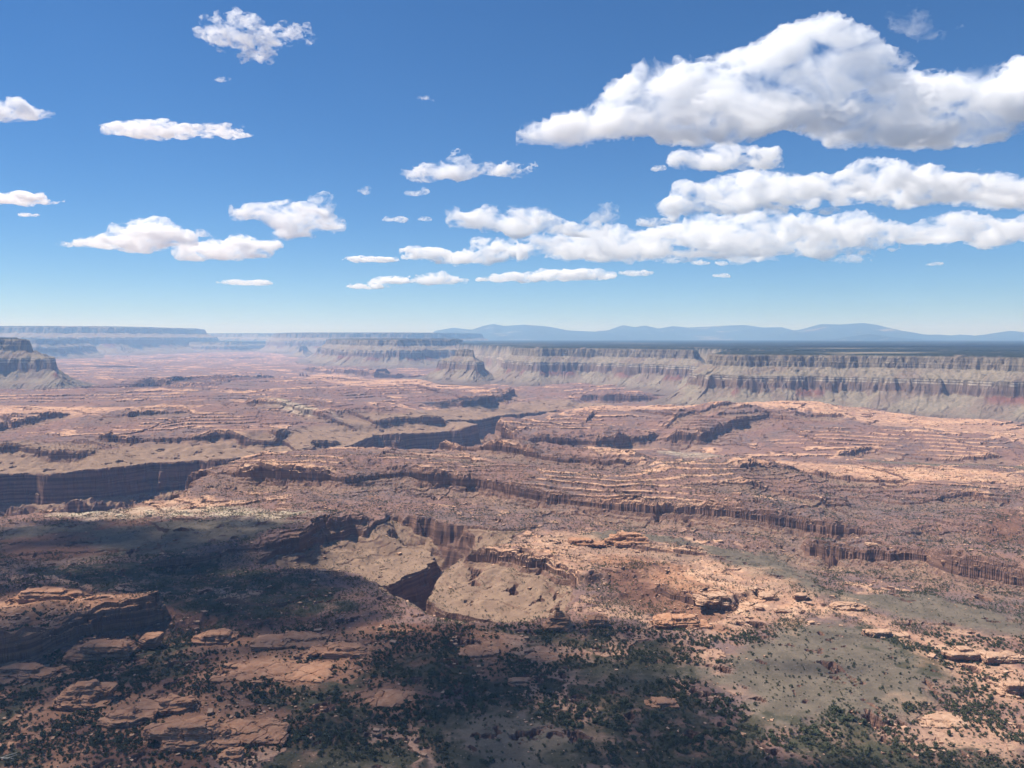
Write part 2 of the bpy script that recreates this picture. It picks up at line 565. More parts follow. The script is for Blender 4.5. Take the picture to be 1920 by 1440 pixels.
def ground_material():
    m, nt = new_mat("esplanade_rock_and_soil")
    k = NT(nt)
    geo = k.n("ShaderNodeNewGeometry")
    P = geo.outputs["Position"]
    sep = k.n("ShaderNodeSeparateXYZ")
    nt.links.new(geo.outputs["True Normal"], sep.inputs[0])
    steep = k.step(sep.outputs[2], .80, .45)
    z1 = k.n("ShaderNodeSeparateColor")
    nt.links.new(k.attr("zone").outputs["Color"], z1.inputs[0])
    z2 = k.n("ShaderNodeSeparateColor")
    nt.links.new(k.attr("soil").outputs["Color"], z2.inputs[0])
    bare, sage, red = z1.outputs
    pale, talus, scrub = z2.outputs
    n1 = k.noise(P, .004, 5)
    n2 = k.noise(P, .035, 5, .6)
    n3 = k.noise(P, .35, 4, .65)
    soil = k.mix(k.step(n1, .4, .62), rgb(.222, .128, .106), rgb(.172, .118, .108))
    soil = k.mix(k.step(n2, .45, .70), soil, rgb(.255, .142, .098))
    soil = k.mix(talus, soil, k.mix(k.step(n2, .4, .65), rgb(.225, .146, .100), rgb(.285, .190, .128)))
    c_sage = k.mix(k.step(n2, .38, .62), rgb(.118, .094, .069), rgb(.165, .130, .096))
    soil = k.mix(sage, soil, c_sage)
    soil = k.mix(red, soil, rgb(.165, .082, .058))
    tuft = k.math('MULTIPLY', sage, k.step(k.voro(P, .45), .30, .12))
    soil = k.mix(k.math('MULTIPLY', tuft, .8), soil, k.mix(n3, rgb(.30, .25, .15), rgb(.05, .055, .03)))
    brush = k.math('MULTIPLY', k.step(scrub, .85, 1.15), k.step(n2, .72, .45))
    soil = k.mix(brush, soil, k.mix(n3, rgb(.045, .045, .026), rgb(.085, .072, .045)))
    rock = k.mix(k.step(n2, .35, .68), rgb(.50, .275, .168), rgb(.61, .39, .255))
    rock = k.mix(k.math('MULTIPLY', red, .9), rock, k.mix(k.step(n2, .35, .68), rgb(.36, .175, .095), rgb(.46, .25, .15)))
    rock = k.mix(k.step(n3, .5, .75), rock, rgb(.27, .145, .09))
    col = k.mix(bare, soil, rock)
    col = k.mix(pale, col, k.mix(k.step(n2, .4, .65), rgb(.46, .37, .25), rgb(.55, .46, .34)))
    # scrub speckle: low desert brush growing all over the slopes
    vo = k.voro(P, .16)
    spots = k.math('MULTIPLY', k.step(vo, .34, .20), k.step(k.noise(P, .02, 3), .42, .6))
    spots = k.math('MULTIPLY', spots, scrub)
    col = k.mix(k.math('MULTIPLY', spots, .8), col, rgb(.06, .062, .04))
    low = k.math('MULTIPLY', k.step(k.voro(P, .42), .36, .18), k.step(k.noise(P, .03, 4), .44, .60))
    col = k.mix(k.math('MULTIPLY', k.math('MULTIPLY', low, scrub, clamp=True), .75), col, k.mix(n3, rgb(.05, .052, .032), rgb(.10, .095, .06)))
    peb = k.math('MULTIPLY', k.step(k.voro(P, .22), .20, .08), k.step(k.noise(P, .05, 2), .45, .6))
    col = k.mix(k.math('MULTIPLY', peb, .5), col, rgb(.50, .36, .26))
    # cliffs: strata and dark streaks of varnish
    strata = k.noise(k.scaled(P, (.003, .003, .13)), 1.0, 5, .7)
    streak = k.noise(k.scaled(P, (.055, .055, .007)), 1.0, 6, .7)
    cl = k.mix(k.step(strata, .42, .58), rgb(.130, .072, .056), rgb(.25, .140, .098))
    cl = k.mix(k.math('MULTIPLY', k.step(streak, .48, .7), .4), cl, rgb(.105, .063, .053))
    cl = k.mix(k.math('MULTIPLY', k.step(k.noise(k.scaled(P, (.022, .022, .004)), 1.0, 5, .65), .58, .74), .15), cl, rgb(.36, .22, .155))
    cl = k.mix(k.math('MULTIPLY', k.step(k.noise(P, .05, 5, .7), .5, .7), .5), cl, rgb(.20, .105, .075))
    cl = k.mix(k.math('MULTIPLY', pale, .8), cl, rgb(.40, .33, .24))
    col = k.mix(steep, col, cl)
    h = k.math('ADD', k.math('MULTIPLY', n3, 1.0), k.math('MULTIPLY', k.noise(P, 1.1, 3, .6), .5))
    h = k.math('ADD', h, k.math('MULTIPLY', spots, .8))
    k.bsdf(col, .95, h, 1.6, .8)
    return m


def build_mesh(name, verts, faces, mat, smooth=False):
    me = bpy.data.meshes.new(name)
    nv, nf = len(verts), len(faces)
    w = faces.shape[1]
    me.vertices.add(nv)
    me.vertices.foreach_set("co", np.ascontiguousarray(verts, F32).ravel())
    me.loops.add(nf * w)
    me.loops.foreach_set("vertex_index", np.ascontiguousarray(faces, np.int32).ravel())
    me.polygons.add(nf)
    me.polygons.foreach_set("loop_start", np.arange(0, nf * w, w, dtype=np.int32))
    me.polygons.foreach_set("use_smooth", np.full(nf, smooth, bool))
    me.update(calc_edges=True)
    me.materials.append(mat)
    ob = bpy.data.objects.new(name, me)
    COL.objects.link(ob)
    return ob


def set_col(ob, name, r, g, b, a=None):
    at_ = ob.data.attributes.new(name, 'FLOAT_COLOR', 'POINT')
    d = np.ones((len(ob.data.vertices), 4), F32)
    d[:, 0] = r.ravel()
    d[:, 1] = g.ravel()
    d[:, 2] = b.ravel()
    if a is not None:
        d[:, 3] = a.ravel()
    at_.data.foreach_set("color", d.ravel())


def grid_faces(nr, nc):
    i = np.arange(nr * nc, dtype=np.int32).reshape(nr, nc)
    return np.stack([i[:-1, :-1], i[:-1, 1:], i[1:, 1:], i[1:, :-1]], -1).reshape(-1, 4)


def tag(o, label=None, cat=None, group=None, kind=None):
    if label:
        o["label"] = label
    if cat:
        o["category"] = cat
    if group:
        o["group"] = group
    if kind:
        o["kind"] = kind
    return o


MAT_GROUND = ground_material()


def make_ground():
    ys = [np.linspace(40, 470, 24), np.exp(np.arange(math.log(480), math.log(13000), .0013)), np.exp(np.arange(math.log(13020), math.log(50000), .008))]
    ys = np.concatenate(ys)
    us = np.concatenate([np.linspace(-1.15, -.84, 60), np.linspace(-.82, .82, 1380), np.linspace(.84, 1.15, 60)])
    y = np.repeat(ys[:, None], len(us), 1)
    x = y * us[None, :]
    z, bare, sage, red, pale, talus, brush = run_rows(lambda a, b: ground(a, b), x, y, 7)
    global GRID
    GRID = (ys, us, z)
    v = np.stack([x, y, z], -1).reshape(-1, 3)
    ob = build_mesh("ground", v, grid_faces(len(ys), len(us)), MAT_GROUND)
    set_col(ob, "zone", bare, sage, red)
    scrub = np.clip(.75 - .55 * bare - .35 * talus - .2 * pale, 0, 1) + brush * (1 - bare) * .7
    set_col(ob, "soil", pale, talus, scrub)
    tag(ob, "red rock tableland with stepped ledges, gorges and grey sage flats", "ground", kind="structure")
    return ob


ground_ob = make_ground()
print("ground", time.time() - T0, len(ground_ob.data.vertices))

# ------------------------------------------------------------------ mesas, plateau and mountains
def mesa_material(name, dark=1.0):
    m, nt = new_mat(name)
    k = NT(nt)
    geo = k.n("ShaderNodeNewGeometry")
    P = geo.outputs["Position"]
    sep = k.n("ShaderNodeSeparateXYZ")
    nt.links.new(geo.outputs["True Normal"], sep.inputs[0])
    flat = k.step(sep.outputs[2], .62, .90)
    steep = k.step(sep.outputs[2], .62, .38)
    z1 = k.n("ShaderNodeSeparateColor")
    nt.links.new(k.attr("zone").outputs["Color"], z1.inputs[0])
    hh, red, top = z1.outputs
    n1 = k.noise(P, .006, 5)
    n2 = k.noise(P, .05, 5, .6)
    n3 = k.noise(P, .25, 3, .6)
    tal = k.mix(k.step(n2, .38, .66), rgb(.205, .168, .125), rgb(.27, .215, .158))
    tal = k.mix(k.step(n1, .45, .62), tal, rgb(.205, .150, .115))
    tal = k.mix(k.step(hh, .16, .02), tal, rgb(.15, .108, .088))
    tal = k.mix(red, tal, k.mix(n2, rgb(.175, .078, .062), rgb(.215, .105, .08)))
    strata = k.noise(k.scaled(P, (.002, .002, .11)), 1.0, 4, .65)
    streak = k.noise(k.scaled(P, (.035, .035, .003)), 1.0, 4, .65)
    cl = k.mix(k.step(strata, .36, .62), rgb(.175, .138, .108), rgb(.275, .225, .165))
    cl = k.mix(k.step(streak, .46, .66), cl, rgb(.095, .075, .068))
    low = k.step(hh, .60, .50)
    cl = k.mix(k.math('MULTIPLY', low, .6), cl, rgb(.20, .122, .098))
    white = k.math('MULTIPLY', k.step(k.math('ABSOLUTE', k.math('SUBTRACT', hh, .545)), .014, .006), 1.0)
    white2 = k.math('MULTIPLY', k.step(k.math('ABSOLUTE', k.math('SUBTRACT', hh, .585)), .011, .005), 1.0)
    wm = k.math('MULTIPLY', k.math('MAXIMUM', white, white2), k.step(k.noise(P, .012, 4), .42, .52))
    col = k.mix(steep, tal, cl)
    col = k.mix(k.math('MULTIPLY', wm, .75), col, rgb(.50, .43, .35))
    scrub = k.math('MULTIPLY', k.step(k.voro(P, .07), .42, .22), k.step(n1, .35, .6))
    col = k.mix(k.math('MULTIPLY', scrub, k.math('MULTIPLY', .55, flat)), col, rgb(.075, .08, .055))
    wood = k.mix(k.step(n2, .45, .62), rgb(.016, .023, .020), rgb(.036, .040, .030))
    col = k.mix(k.math('MULTIPLY', top, k.step(n1, .72, .62)), col, wood)
    clear = k.math('MULTIPLY', top, k.step(k.noise(k.scaled(P, (.00035, .0012, .001)), 1.0, 4, .6), .60, .66))
    col = k.mix(k.math('MULTIPLY', clear, .8), col, rgb(.26, .21, .15))
    k.bsdf(col, .95, k.math('ADD', n3, k.math('MULTIPLY', n2, 1.5)), 4.0, .7)
    return m


MAT_MESA = mesa_material("pale_limestone_and_talus")

PROFILE = ([0, .10, .30, .46, .58, .60, .612, .625, .637, .65, .86, .87, .885, .895, .91, 1.0, 3.0],
           [0, .025, .12, .245, .38, .42, .49, .525, .59, .615, .775, .85, .865, .93, .965, 1.0, 1.015])


def make_mesa(name, foot, ztop, W, row, ncol, label, zbase=-6, seed=1, alc=.11, gul=1.25, cat="mesa", cap=None, mat=None, prof=PROFILE, joints=1.0):
    foot = smooth_poly(foot, True, 1)
    A = np.array(foot)
    u = A[:, 0] / A[:, 1]
    u0, u1 = max(u.min() - .02, -.84), min(u.max() + .02, .84)
    y0, y1 = A[:, 1].min() - 20 - W * .1, A[:, 1].max() + 20 + W * .1
    nr = int((y1 - y0) / row)
    ys = np.linspace(y0, y1, nr)
    us = np.linspace(u0, u1, ncol)
    y = np.repeat(ys[:, None], ncol, 1)
    x = y * us[None, :]
    H = ztop - zbase
    per = float(np.hypot(*(np.roll(A, -1, 0) - A).T).sum())

    def fn(x, y):
        x = x.astype(F32)
        y = y.astype(F32)
        d0, _, al = poly_dist(x, y, foot, True)
        d = np.where(inside(x, y, foot), d0, -d0)
        s = al * F32(per)
        big = fbm(x, y, W * 1.5, 4, seed)
        mid = fbm(x, y, W * .32, 3, seed + 7)
        sm = fbm(x, y, W * .085, 3, seed + 13)
        t = d / F32(W)
        # promontories and alcoves grow towards the rim
        t = t + F32(alc) * big * sstep(0, .5, t) + F32(.045 * joints) * mid * sstep(.15, .6, t) + F32(.026 * joints) * sm * sstep(.4, .62, t)
        cone = noise2(s / F32(W * .42), t * .4, seed + 20)
        tt = t + F32(.085) * cone * sstep(.2, .55, t) * sstep(.75, .6, t)
        h = np.interp(tt, prof[0], prof[1]).astype(F32)
        # gullies that run down the talus and the middle slope
        g1 = 1 - np.abs(noise2(s / F32(W * .26) + .4 * sm, t * .8, seed + 30)) * 2
        g2 = 1 - np.abs(noise2(s / F32(W * .10) + .5 * mid, t * 1.4, seed + 31)) * 2
        tm = sstep(.0, .10, h) * sstep(.47, .36, h)
        sm2 = sstep(.60, .65, h) * sstep(.80, .74, h)
        h = h - F32(gul) * np.clip(.6 + 1.3 * mid, .15, 1.5) * (.030 * sstep(.1, 1, g1) + .014 * sstep(.2, 1, g2)) * (tm + .55 * sm2) + .004 * sm
        if cap is not None:
            h = np.minimum(h, cap(x, y))
        red = sstep(.22, .33, h) * sstep(.425, .40, h) * sstep(.18, .32, noise2(s / F32(W * .5), t * 0 + 3.3, seed + 40) + .18 * mid + F32(.12) * cone)
        red = np.maximum(red, sstep(.40, .41, h) * sstep(.44, .425, h) * .7)
        top = sstep(.955, .985, h)
        z = F32(zbase) + h * F32(H)
        z = np.where(d < 0, F32(zbase) + d * .5, z)
        return z, h, red, top, d
    z, h, red, top, d = run_rows(fn, x, y, 5)
    f = grid_faces(nr, ncol)
    dd = d.ravel()[f].max(1)
    f = f[dd > -8]
    used = np.unique(f)
    idx = np.zeros(nr * ncol, np.int32)
    idx[used] = np.arange(len(used))
    v = np.stack([x, y, z], -1).reshape(-1, 3)[used]
    ob = build_mesh(name, v, idx[f], mat or MAT_MESA)
    set_col(ob, "zone", h.ravel()[used], red.ravel()[used], top.ravel()[used])
    tag(ob, label, cat, kind="structure")
    return ob


def py(px, depth):
    return at_y(px, 640, depth)[:2]


make_mesa("mesa", pts([(1205, 757), (1250, 767), (1340, 774), (1450, 777), (1560, 780), (1660, 784), (1760, 789), (1850, 795), (1920, 801), (2060, 812), (2300, 830)]) + [py(2300, 6000), py(1290, 6000), py(1235, 5200)],
          312, 450, 3.2, 640, "long grey mesa with two cliff bands and gullied talus on the far right", seed=3)
make_mesa("mesa", pts([(880, 714), (930, 721), (1000, 726), (1060, 724), (1130, 728), (1190, 733), (1250, 738), (1330, 744), (1400, 748)]) + [py(1400, 8200), py(950, 8200), py(895, 7700)],
          320, 430, 5.5, 420, "banded grey mesa behind the gorge, between the butte and the long right mesa", seed=8)
make_mesa("butte", pts([(748, 706), (790, 714), (850, 719), (910, 720), (960, 716)]) + [py(950, 7500), py(900, 7750), py(840, 7800), py(780, 7700)],
          300, 400, 5.5, 240, "flat topped butte on a spreading talus cone with red patches", seed=12, alc=.06, cat="butte")
make_mesa("mesa", pts([(545, 670), (558, 680), (600, 689), (680, 692), (760, 693), (850, 690), (930, 688)]) + [py(930, 13000), py(640, 14500), py(575, 14000)],
          392, 620, 9, 420, "hazy banded mesa left of the butte, its flat top at the horizon", seed=17)
make_mesa("mesa", pts([(-420, 752), (-200, 746), (-60, 741), (0, 738), (80, 740), (150, 738), (200, 733), (200, 724), (140, 708)]) + [py(40, 7600), py(-400, 7600)],
          404, 600, 4.0, 300, "nearer dark cliffed mesa with a grey talus nose at the left edge", seed=23, alc=.05)
make_mesa("plateau", [py(2700, 4700), py(1500, 5000), py(1330, 5600), py(1210, 7000), py(955, 7350), py(905, 8600), py(860, 9800), py(800, 11500), py(620, 12200), py(600, 22000), py(620, 40000), (-28000, 105000), (90000, 105000), (30000, 20000)],
          318, 300, 110, 700, "dark wooded plateau stretching from the mesa rims to the mountains", seed=29, cat="plateau", alc=.2)
make_mesa("mesa", [py(470, 20500), py(560, 19500), py(700, 19300), py(820, 19800), py(905, 21500), py(960, 26000), py(480, 28000)],
          545, 700, 26, 320, "distant pale cliffs of a low mesa below the mountains", seed=31)
make_mesa("mesa", pts([(-420, 669), (-100, 668), (60, 668), (180, 667), (300, 665), (400, 662), (470, 658)]) + [py(440, 25000), py(-400, 30000)],
          690, 1500, 26, 420, "broad hazy mesa rising above the horizon at far left", seed=37, alc=.14)
make_mesa("mesa", pts([(-400, 672), (-60, 674), (40, 678), (140, 675), (196, 669), (212, 665)]) + [py(190, 17500), py(-350, 17500)],
          385, 520, 14, 300, "blue hazed lower cliffs in front of the broad far left mesa", seed=41, alc=.2)
make_mesa("butte", pts([(205, 662), (235, 665), (262, 664), (282, 661)]) + [py(275, 23200), py(215, 23200)],
          345, 420, 18, 90, "small dark butte at the foot of the broad far left mesa", seed=43, alc=.05, cat="butte")
make_mesa("mesa", [py(250, 30000), py(430, 28000), py(600, 28500), py(720, 30000), py(720, 44000), py(250, 44000)],
          590, 1300, 50, 260, "faint blue mesa filling the gap of the horizon beyond the valley", seed=47, alc=.1)
make_mesa("mesa", [py(300, 21500), py(400, 21000), py(472, 21500), py(492, 23500), py(580, 26000), py(580, 30000), py(300, 30000)],
          300, 420, 26, 200, "low dark blue promontory in the valley gap, beneath the faint far mesa", seed=53, alc=.1)
make_mesa("butte", [py(528, 16800), py(556, 15800), py(590, 15800), py(606, 18500), py(550, 19000)],
          378, 560, 16, 120, "dark blue rounded butte at the left end of the hazy banded mesa", seed=59, alc=.05, cat="butte")

MAT_MOUNT = mesa_material("wooded_mountain")


def make_mountain(sil, depth, spread, label, seed, zb=310):
    """A range whose skyline passes through the given points of the photo; it has full depth behind and in front."""
    S = [at_y(p[0], p[1], depth) for p in sil]
    sx = np.array([p[0] for p in S])
    sz = np.array([p[2] for p in S])
    nc, nr = 360, 90
    xs = np.linspace(sx[0], sx[-1], nc)
    ys = np.linspace(depth - spread, depth + spread, nr)
    x, y = np.meshgrid(xs, ys)
    top = np.interp(xs, sx, sz)
    kern = np.hanning(9)
    kern /= kern.sum()
    top = np.convolve(np.pad(top, 4, mode='edge'), kern, 'valid')
    t = (y - depth) / spread
    n = fbm(x, y, spread * .5, 5, seed)
    t2 = t + .12 * n * np.abs(t)
    prof = np.clip(1 - np.abs(t2), 0, 1) ** 1.25
    z = zb - 30 + (top[None, :] - zb + 30) * prof + spread * .02 * n * (1 - prof) * prof * 4
    v = np.stack([x, y, z], -1).reshape(-1, 3)
    ob = build_mesh("mountain", v, grid_faces(nr, nc), MAT_MOUNT, True)
    one = np.ones(nr * nc, F32)
    set_col(ob, "zone", one, one * 0, one)
    tag(ob, label, "mountain", kind="structure")
    return ob


make_mountain([(800, 638), (815, 620), (850, 614), (885, 618), (905, 611), (925, 607), (945, 611), (985, 608), (1030, 612), (1062, 619), (1100, 621), (1125, 622), (1150, 624), (1200, 638)], 36000, 4500,
              "blue wooded mountain range with small knolls above the butte", 61)
make_mountain([(1080, 638), (1120, 620), (1140, 619), (1168, 609), (1190, 613), (1210, 610), (1235, 616), (1262, 611), (1290, 614), (1340, 611), (1395, 609), (1430, 614), (1465, 613), (1492, 620), (1520, 622), (1560, 638)], 37500, 4200,
              "blue mountain chain of three peaks and a long shoulder", 67)
make_mountain([(1440, 638), (1480, 620), (1500, 618), (1540, 607), (1575, 608), (1618, 605), (1640, 608), (1665, 614), (1700, 623), (1730, 628), (1770, 629), (1800, 638)], 34500, 4500,
              "tallest broad blue mountain right of the mountain chain", 71)
make_mountain([(1690, 638), (1720, 628), (1760, 627), (1785, 629), (1800, 627), (1830, 630), (1860, 625), (1895, 620), (1920, 623), (1960, 620), (2020, 626), (2080, 638)], 33000, 4000,
              "low blue foothills ending in a peak at the right edge", 73)
make_mountain([(1540, 640), (1580, 633), (1605, 629), (1630, 626), (1655, 629), (1700, 635), (1740, 641)], 28000, 2200,
              "dark blue dome shaped hill in front of the tallest mountain", 79)

# ------------------------------------------------------------------ the air
def make_haze():
    m, nt = new_mat("hazy_air")
    v = nt.nodes.new("ShaderNodeVolumePrincipled")
    v.inputs["Color"].default_value = (.30, .56, 1.0, 1)
    v.inputs["Absorption Color"].default_value = (1, 1, 1, 1)   # clear air scatters, it does not soak up light
    v.inputs["Density"].default_value = HAZE_DENSITY
    v.inputs["Anisotropy"].default_value = .05
    o = nt.nodes.new("ShaderNodeOutputMaterial")
    nt.links.new(v.outputs[0], o.inputs["Volume"])
    x0, x1, y0, y1, z0, z1 = -46000, 46000, -3000, 54000, -420, 1210
    V = np.array([(x, y, z) for z in (z0, z1) for y in (y0, y1) for x in (x0, x1)], float)
    Fc = np.array([(0, 2, 3, 1), (4, 5, 7, 6), (0, 1, 5, 4), (2, 6, 7, 3), (0, 4, 6, 2), (1, 3, 7, 5)])
    tag(build_mesh("haze", V, Fc, m), "thin blue haze filling the air over the land", "haze", kind="stuff")


HAZE_DENSITY = 5.0e-5
make_haze()
print("relief", time.time() - T0)

# ------------------------------------------------------------------ clouds
def _h3(ix, iy, iz, seed):
    h = ix * np.uint32(374761393) + iy * np.uint32(668265263) + iz * np.uint32(2147483647 - 1288) + np.uint32(seed * 40503)
    h = (h ^ (h >> np.uint32(13))) * np.uint32(1274126177)
    return ((h ^ (h >> np.uint32(16))) & np.uint32(0xffff)).astype(F32) / F32(32768) - 1


def vnoise3(x, y, z, seed):
    """Value noise on a regular grid: x, y, z are the axes, already scaled."""
    def ax(a):
        f = np.floor(a)
        t = (a - f).astype(F32)
        return f.astype(np.int64), t * t * (3 - 2 * t)
    (ix, tx), (iy, ty), (iz, tz) = ax(x), ax(y), ax(z)
    # lattice values once, then interpolation along each axis
    ux = np.arange(ix.min(), ix.max() + 2).astype(np.uint32)
    uy = np.arange(iy.min(), iy.max() + 2).astype(np.uint32)
    uz = np.arange(iz.min(), iz.max() + 2).astype(np.uint32)
    L = _h3(ux[:, None, None], uy[None, :, None], uz[None, None, :], seed)
    i = ix - ix.min()
    L = L[i] * (1 - tx)[:, None, None] + L[i + 1] * tx[:, None, None]
    i = iy - iy.min()
    L = L[:, i] * (1 - ty)[None, :, None] + L[:, i + 1] * ty[None, :, None]
    i = iz - iz.min()
    return L[:, :, i] * (1 - tz)[None, None, :] + L[:, :, i + 1] * tz[None, None, :]


def surface_nets(f, org, vs):
    """Quads of the surface f = 0 (inside where f > 0) of a voxel grid."""
    nx, ny, nz = f.shape
    s = f > 0
    cnt = np.zeros((nx - 1, ny - 1, nz - 1), np.int8)
    acc = np.zeros((nx - 1, ny - 1, nz - 1, 3), F32)
    num = np.zeros((nx - 1, ny - 1, nz - 1), F32)
    for c in np.ndindex(2, 2, 2):
        cnt += s[c[0]:nx - 1 + c[0], c[1]:ny - 1 + c[1], c[2]:nz - 1 + c[2]]
    act = (cnt > 0) & (cnt < 8)
    I = np.argwhere(act)
    cs = {c: f[I[:, 0] + c[0], I[:, 1] + c[1], I[:, 2] + c[2]] for c in np.ndindex(2, 2, 2)}
    p = np.zeros((len(I), 3), F32)
    n = np.zeros(len(I), F32)
    for a in np.ndindex(2, 2, 2):
        for k in range(3):
            if a[k]:
                continue
            b = list(a)
            b[k] = 1
            fa, fb = cs[a], cs[tuple(b)]
            m = (fa > 0) != (fb > 0)
            t = np.where(m, fa / np.where(m, fa - fb, 1), 0)
            q = np.tile(np.array(a, F32), (len(I), 1))
            q[:, k] = t
            p += q * m[:, None]
            n += m
    V = (I + p / n[:, None]) * vs + org
    idx = np.full((nx - 1, ny - 1, nz - 1), -1, np.int32)
    idx[act] = np.arange(len(I))
    faces = []
    for k in range(3):
        u, v = (k + 1) % 3, (k + 2) % 3
        sl0 = [slice(1, -1)] * 3
        sl1 = [slice(1, -1)] * 3
        sl0[k] = slice(0, -1)
        sl1[k] = slice(1, None)
        A, B = s[tuple(sl0)], s[tuple(sl1)]
        E = np.argwhere(A != B)
        fl = A[A != B]
        off = np.ones(3, int)
        off[k] = 0
        E = E + off
        quad = []
        for du, dv in ((0, 0), (1, 0), (1, 1), (0, 1)):
            e = E.copy()
            e[:, u] -= du
            e[:, v] -= dv
            quad.append(idx[e[:, 0], e[:, 1], e[:, 2]])
        q = np.stack(quad, 1)
        q[~fl] = q[~fl][:, ::-1]
        faces.append(q)
    return V, np.concatenate(faces)


def cloud_material(name, density, surf, size):
    """Vapour whose density breaks up into billows of the given size, thinning out to shreds."""
    m, nt = new_mat(name)
    k = NT(nt)
    tc = k.n("ShaderNodeTexCoord")
    n = k.noise(k.scaled(tc.outputs["Object"], (.7, .8, 1.15)), 1.0 / size, 5, .62, .6)
    att = k.step(n, .40, .72)
    v = k.n("ShaderNodeVolumeScatter")
    v.inputs["Color"].default_value = (1, 1, 1, 1)
    k.put(v, "Density", k.math('MULTIPLY', att, density))
    v.inputs["Anisotropy"].default_value = .15
    tr = k.n("ShaderNodeBsdfTransparent")
    d = k.n("ShaderNodeBsdfDiffuse")
    d.inputs["Color"].default_value = (.93, .93, .94, 1)
    m2 = k.n("ShaderNodeMixShader")
    m2.inputs[0].default_value = surf
    nt.links.new(tr.outputs[0], m2.inputs[1])
    nt.links.new(d.outputs[0], m2.inputs[2])
    o = k.n("ShaderNodeOutputMaterial")
    nt.links.new(m2.outputs[0], o.inputs["Surface"])
    nt.links.new(v.outputs[0], o.inputs["Volume"])
    m.cycles.volume_step_rate = 1.0
    return m


CLOUD_MATS = {}


def puff_field(c, r, vs, seed, rough=.5, wisp=.5, flat=.6, pad=.9, power=2.0, lamf=1.6, octs=6):
    rmin = float(np.median(r[:, 2]))
    lo = (c - r).min(0) - rmin * rough * pad - 2 * vs
    hi = (c + r).max(0) + rmin * rough * pad + 2 * vs
    n = np.maximum(((hi - lo) / vs).astype(int), 6)
    X, Y, Z = [lo[i] + np.arange(n[i]) * vs for i in range(3)]
    f = np.full(n, -9.0, F32)
    for ci, ri in zip(c, r):
        dx, dy, dz = (X - ci[0]) / ri[0], (Y - ci[1]) / ri[1], (Z - ci[2]) / ri[2]
        dz = np.where(dz < 0, dz / flat, dz)
        d2 = (np.abs(dx) ** power)[:, None, None] + (np.abs(dy) ** power)[None, :, None] + (np.abs(dz) ** power)[None, None, :]
        q = (1 - d2 ** (1 / power)).astype(F32) * F32(ri[2] / rmin)
        f = np.maximum(f, q) + F32(.10) * np.exp(-np.abs(f - q) * 5)
    lam = rmin * lamf
    amp = rough * .62
    for o in range(octs):
        if lam < vs * 1.6:
            break
        # longer across than high: drawn out by the wind
        nn = vnoise3(X / (lam * 1.5) + 40 + o * 7.7, Y / (lam * 1.3) + 80, Z / lam + 90 - o * 3.1, seed * 13 + o)
        f += F32(amp) * (nn if o < 2 else (F32(.55) - np.abs(nn) * F32(1.5)))
        lam *= .5
        amp *= .50 + .34 * wisp
    f[0], f[-1], f[:, 0], f[:, -1], f[:, :, 0], f[:, :, -1] = (-1,) * 6
    return f, lo, rmin, (X, Y, Z)


def cloud_object(c, r, vs, label, seed, optical, surf, **kw):
    f, lo, rmin, _ = puff_field(c, r, vs, seed, **kw)
    V, Q = surface_nets(f, lo, vs)
    dens = optical / (2 * rmin)
    org = V.mean(0)
    key = (float("%.2g" % dens), surf, float("%.2g" % (rmin * 1.3)))
    if key not in CLOUD_MATS:
        CLOUD_MATS[key] = cloud_material("cloud_vapour", *key)
    ob = build_mesh("cloud", V - org, Q, CLOUD_MATS[key], True)
    ob.location = org
    return tag(ob, label, "cloud", "clouds in the blue sky")


def make_cloud(blobs, label, seed, base=1900.0, vox=1.9, thick=.5, optical=7.0, surf=.0, **kw):
    """A cloud of puffs; each puff is given by its place and half sizes in the photo. All clouds float at about the same base height."""
    by = max(b[1] + b[3] * .8 for b in blobs)
    D = min(base * FPX / max(634 - by, 20), 34000)
    s = D / FPX
    c = np.array([at_y(b[0], b[1], D) for b in blobs])
    r = np.array([(b[2] * s * 1.06, max(b[2] * thick, b[3] * .8) * s, b[3] * s * 1.22) for b in blobs])
    c[:, 1] += np.random.RandomState(seed).uniform(-.3, .3, len(blobs)) * r[:, 1]
    return cloud_object(c, r, vox * s, label, seed, optical, surf, **kw)


def make_overhead_cloud(blobs, label, seed, height=2300.0, th=110.0, optical=3.0, vs=22.0):
    """A cloud high above the near land, outside the picture; each puff is given by the patch of ground that it shades."""
    c, r = [], []
    for bx, by, rx, ry in blobs:
        gx, gy = at(bx, by, 0)
        k = height / SUN.z
        c.append((gx + SUN.x * k, gy + SUN.y * k, height))
        r.append((rx, ry, th * (.7 + .3 * min(1, rx / 200))))
    return cloud_object(np.array(c), np.array(r), vs, label, seed, optical, .04, rough=.55, wisp=.2, flat=.8)


make_cloud([(1165, 205, 48, 42), (1225, 188, 62, 46), (1300, 178, 72, 48), (1390, 165, 90, 56), (1480, 150, 90, 66), (1560, 140, 86, 72), (1625, 175, 90, 64), (1735, 205, 110, 46),
            (1850, 195, 110, 52), (1950, 185, 110, 66), (1420, 228, 150, 36), (1600, 236, 160, 32), (1780, 246, 150, 30), (1095, 250, 55, 17), (1032, 261, 32, 7), (1290, 238, 120, 32), (1200, 240, 90, 26)],
           "largest cloud, a white domed heap spreading to the right edge of the sky", 5, vox=2.0, rough=.55, optical=12, wisp=.8)
make_cloud([(1310, 302, 42, 20), (1360, 298, 55, 22), (1420, 306, 60, 13)], "small flat based cloud tucked under the largest cloud", 9, rough=0.85)
make_cloud([(1330, 362, 60, 20), (1410, 356, 85, 28), (1530, 358, 110, 26), (1650, 352, 120, 22), (1780, 362, 120, 24), (1910, 370, 100, 20), (1400, 392, 95, 11), (1265, 384, 36, 9)],
           "long white cloud bank running off the right edge, below the largest cloud", 14, vox=2.4, rough=0.97)
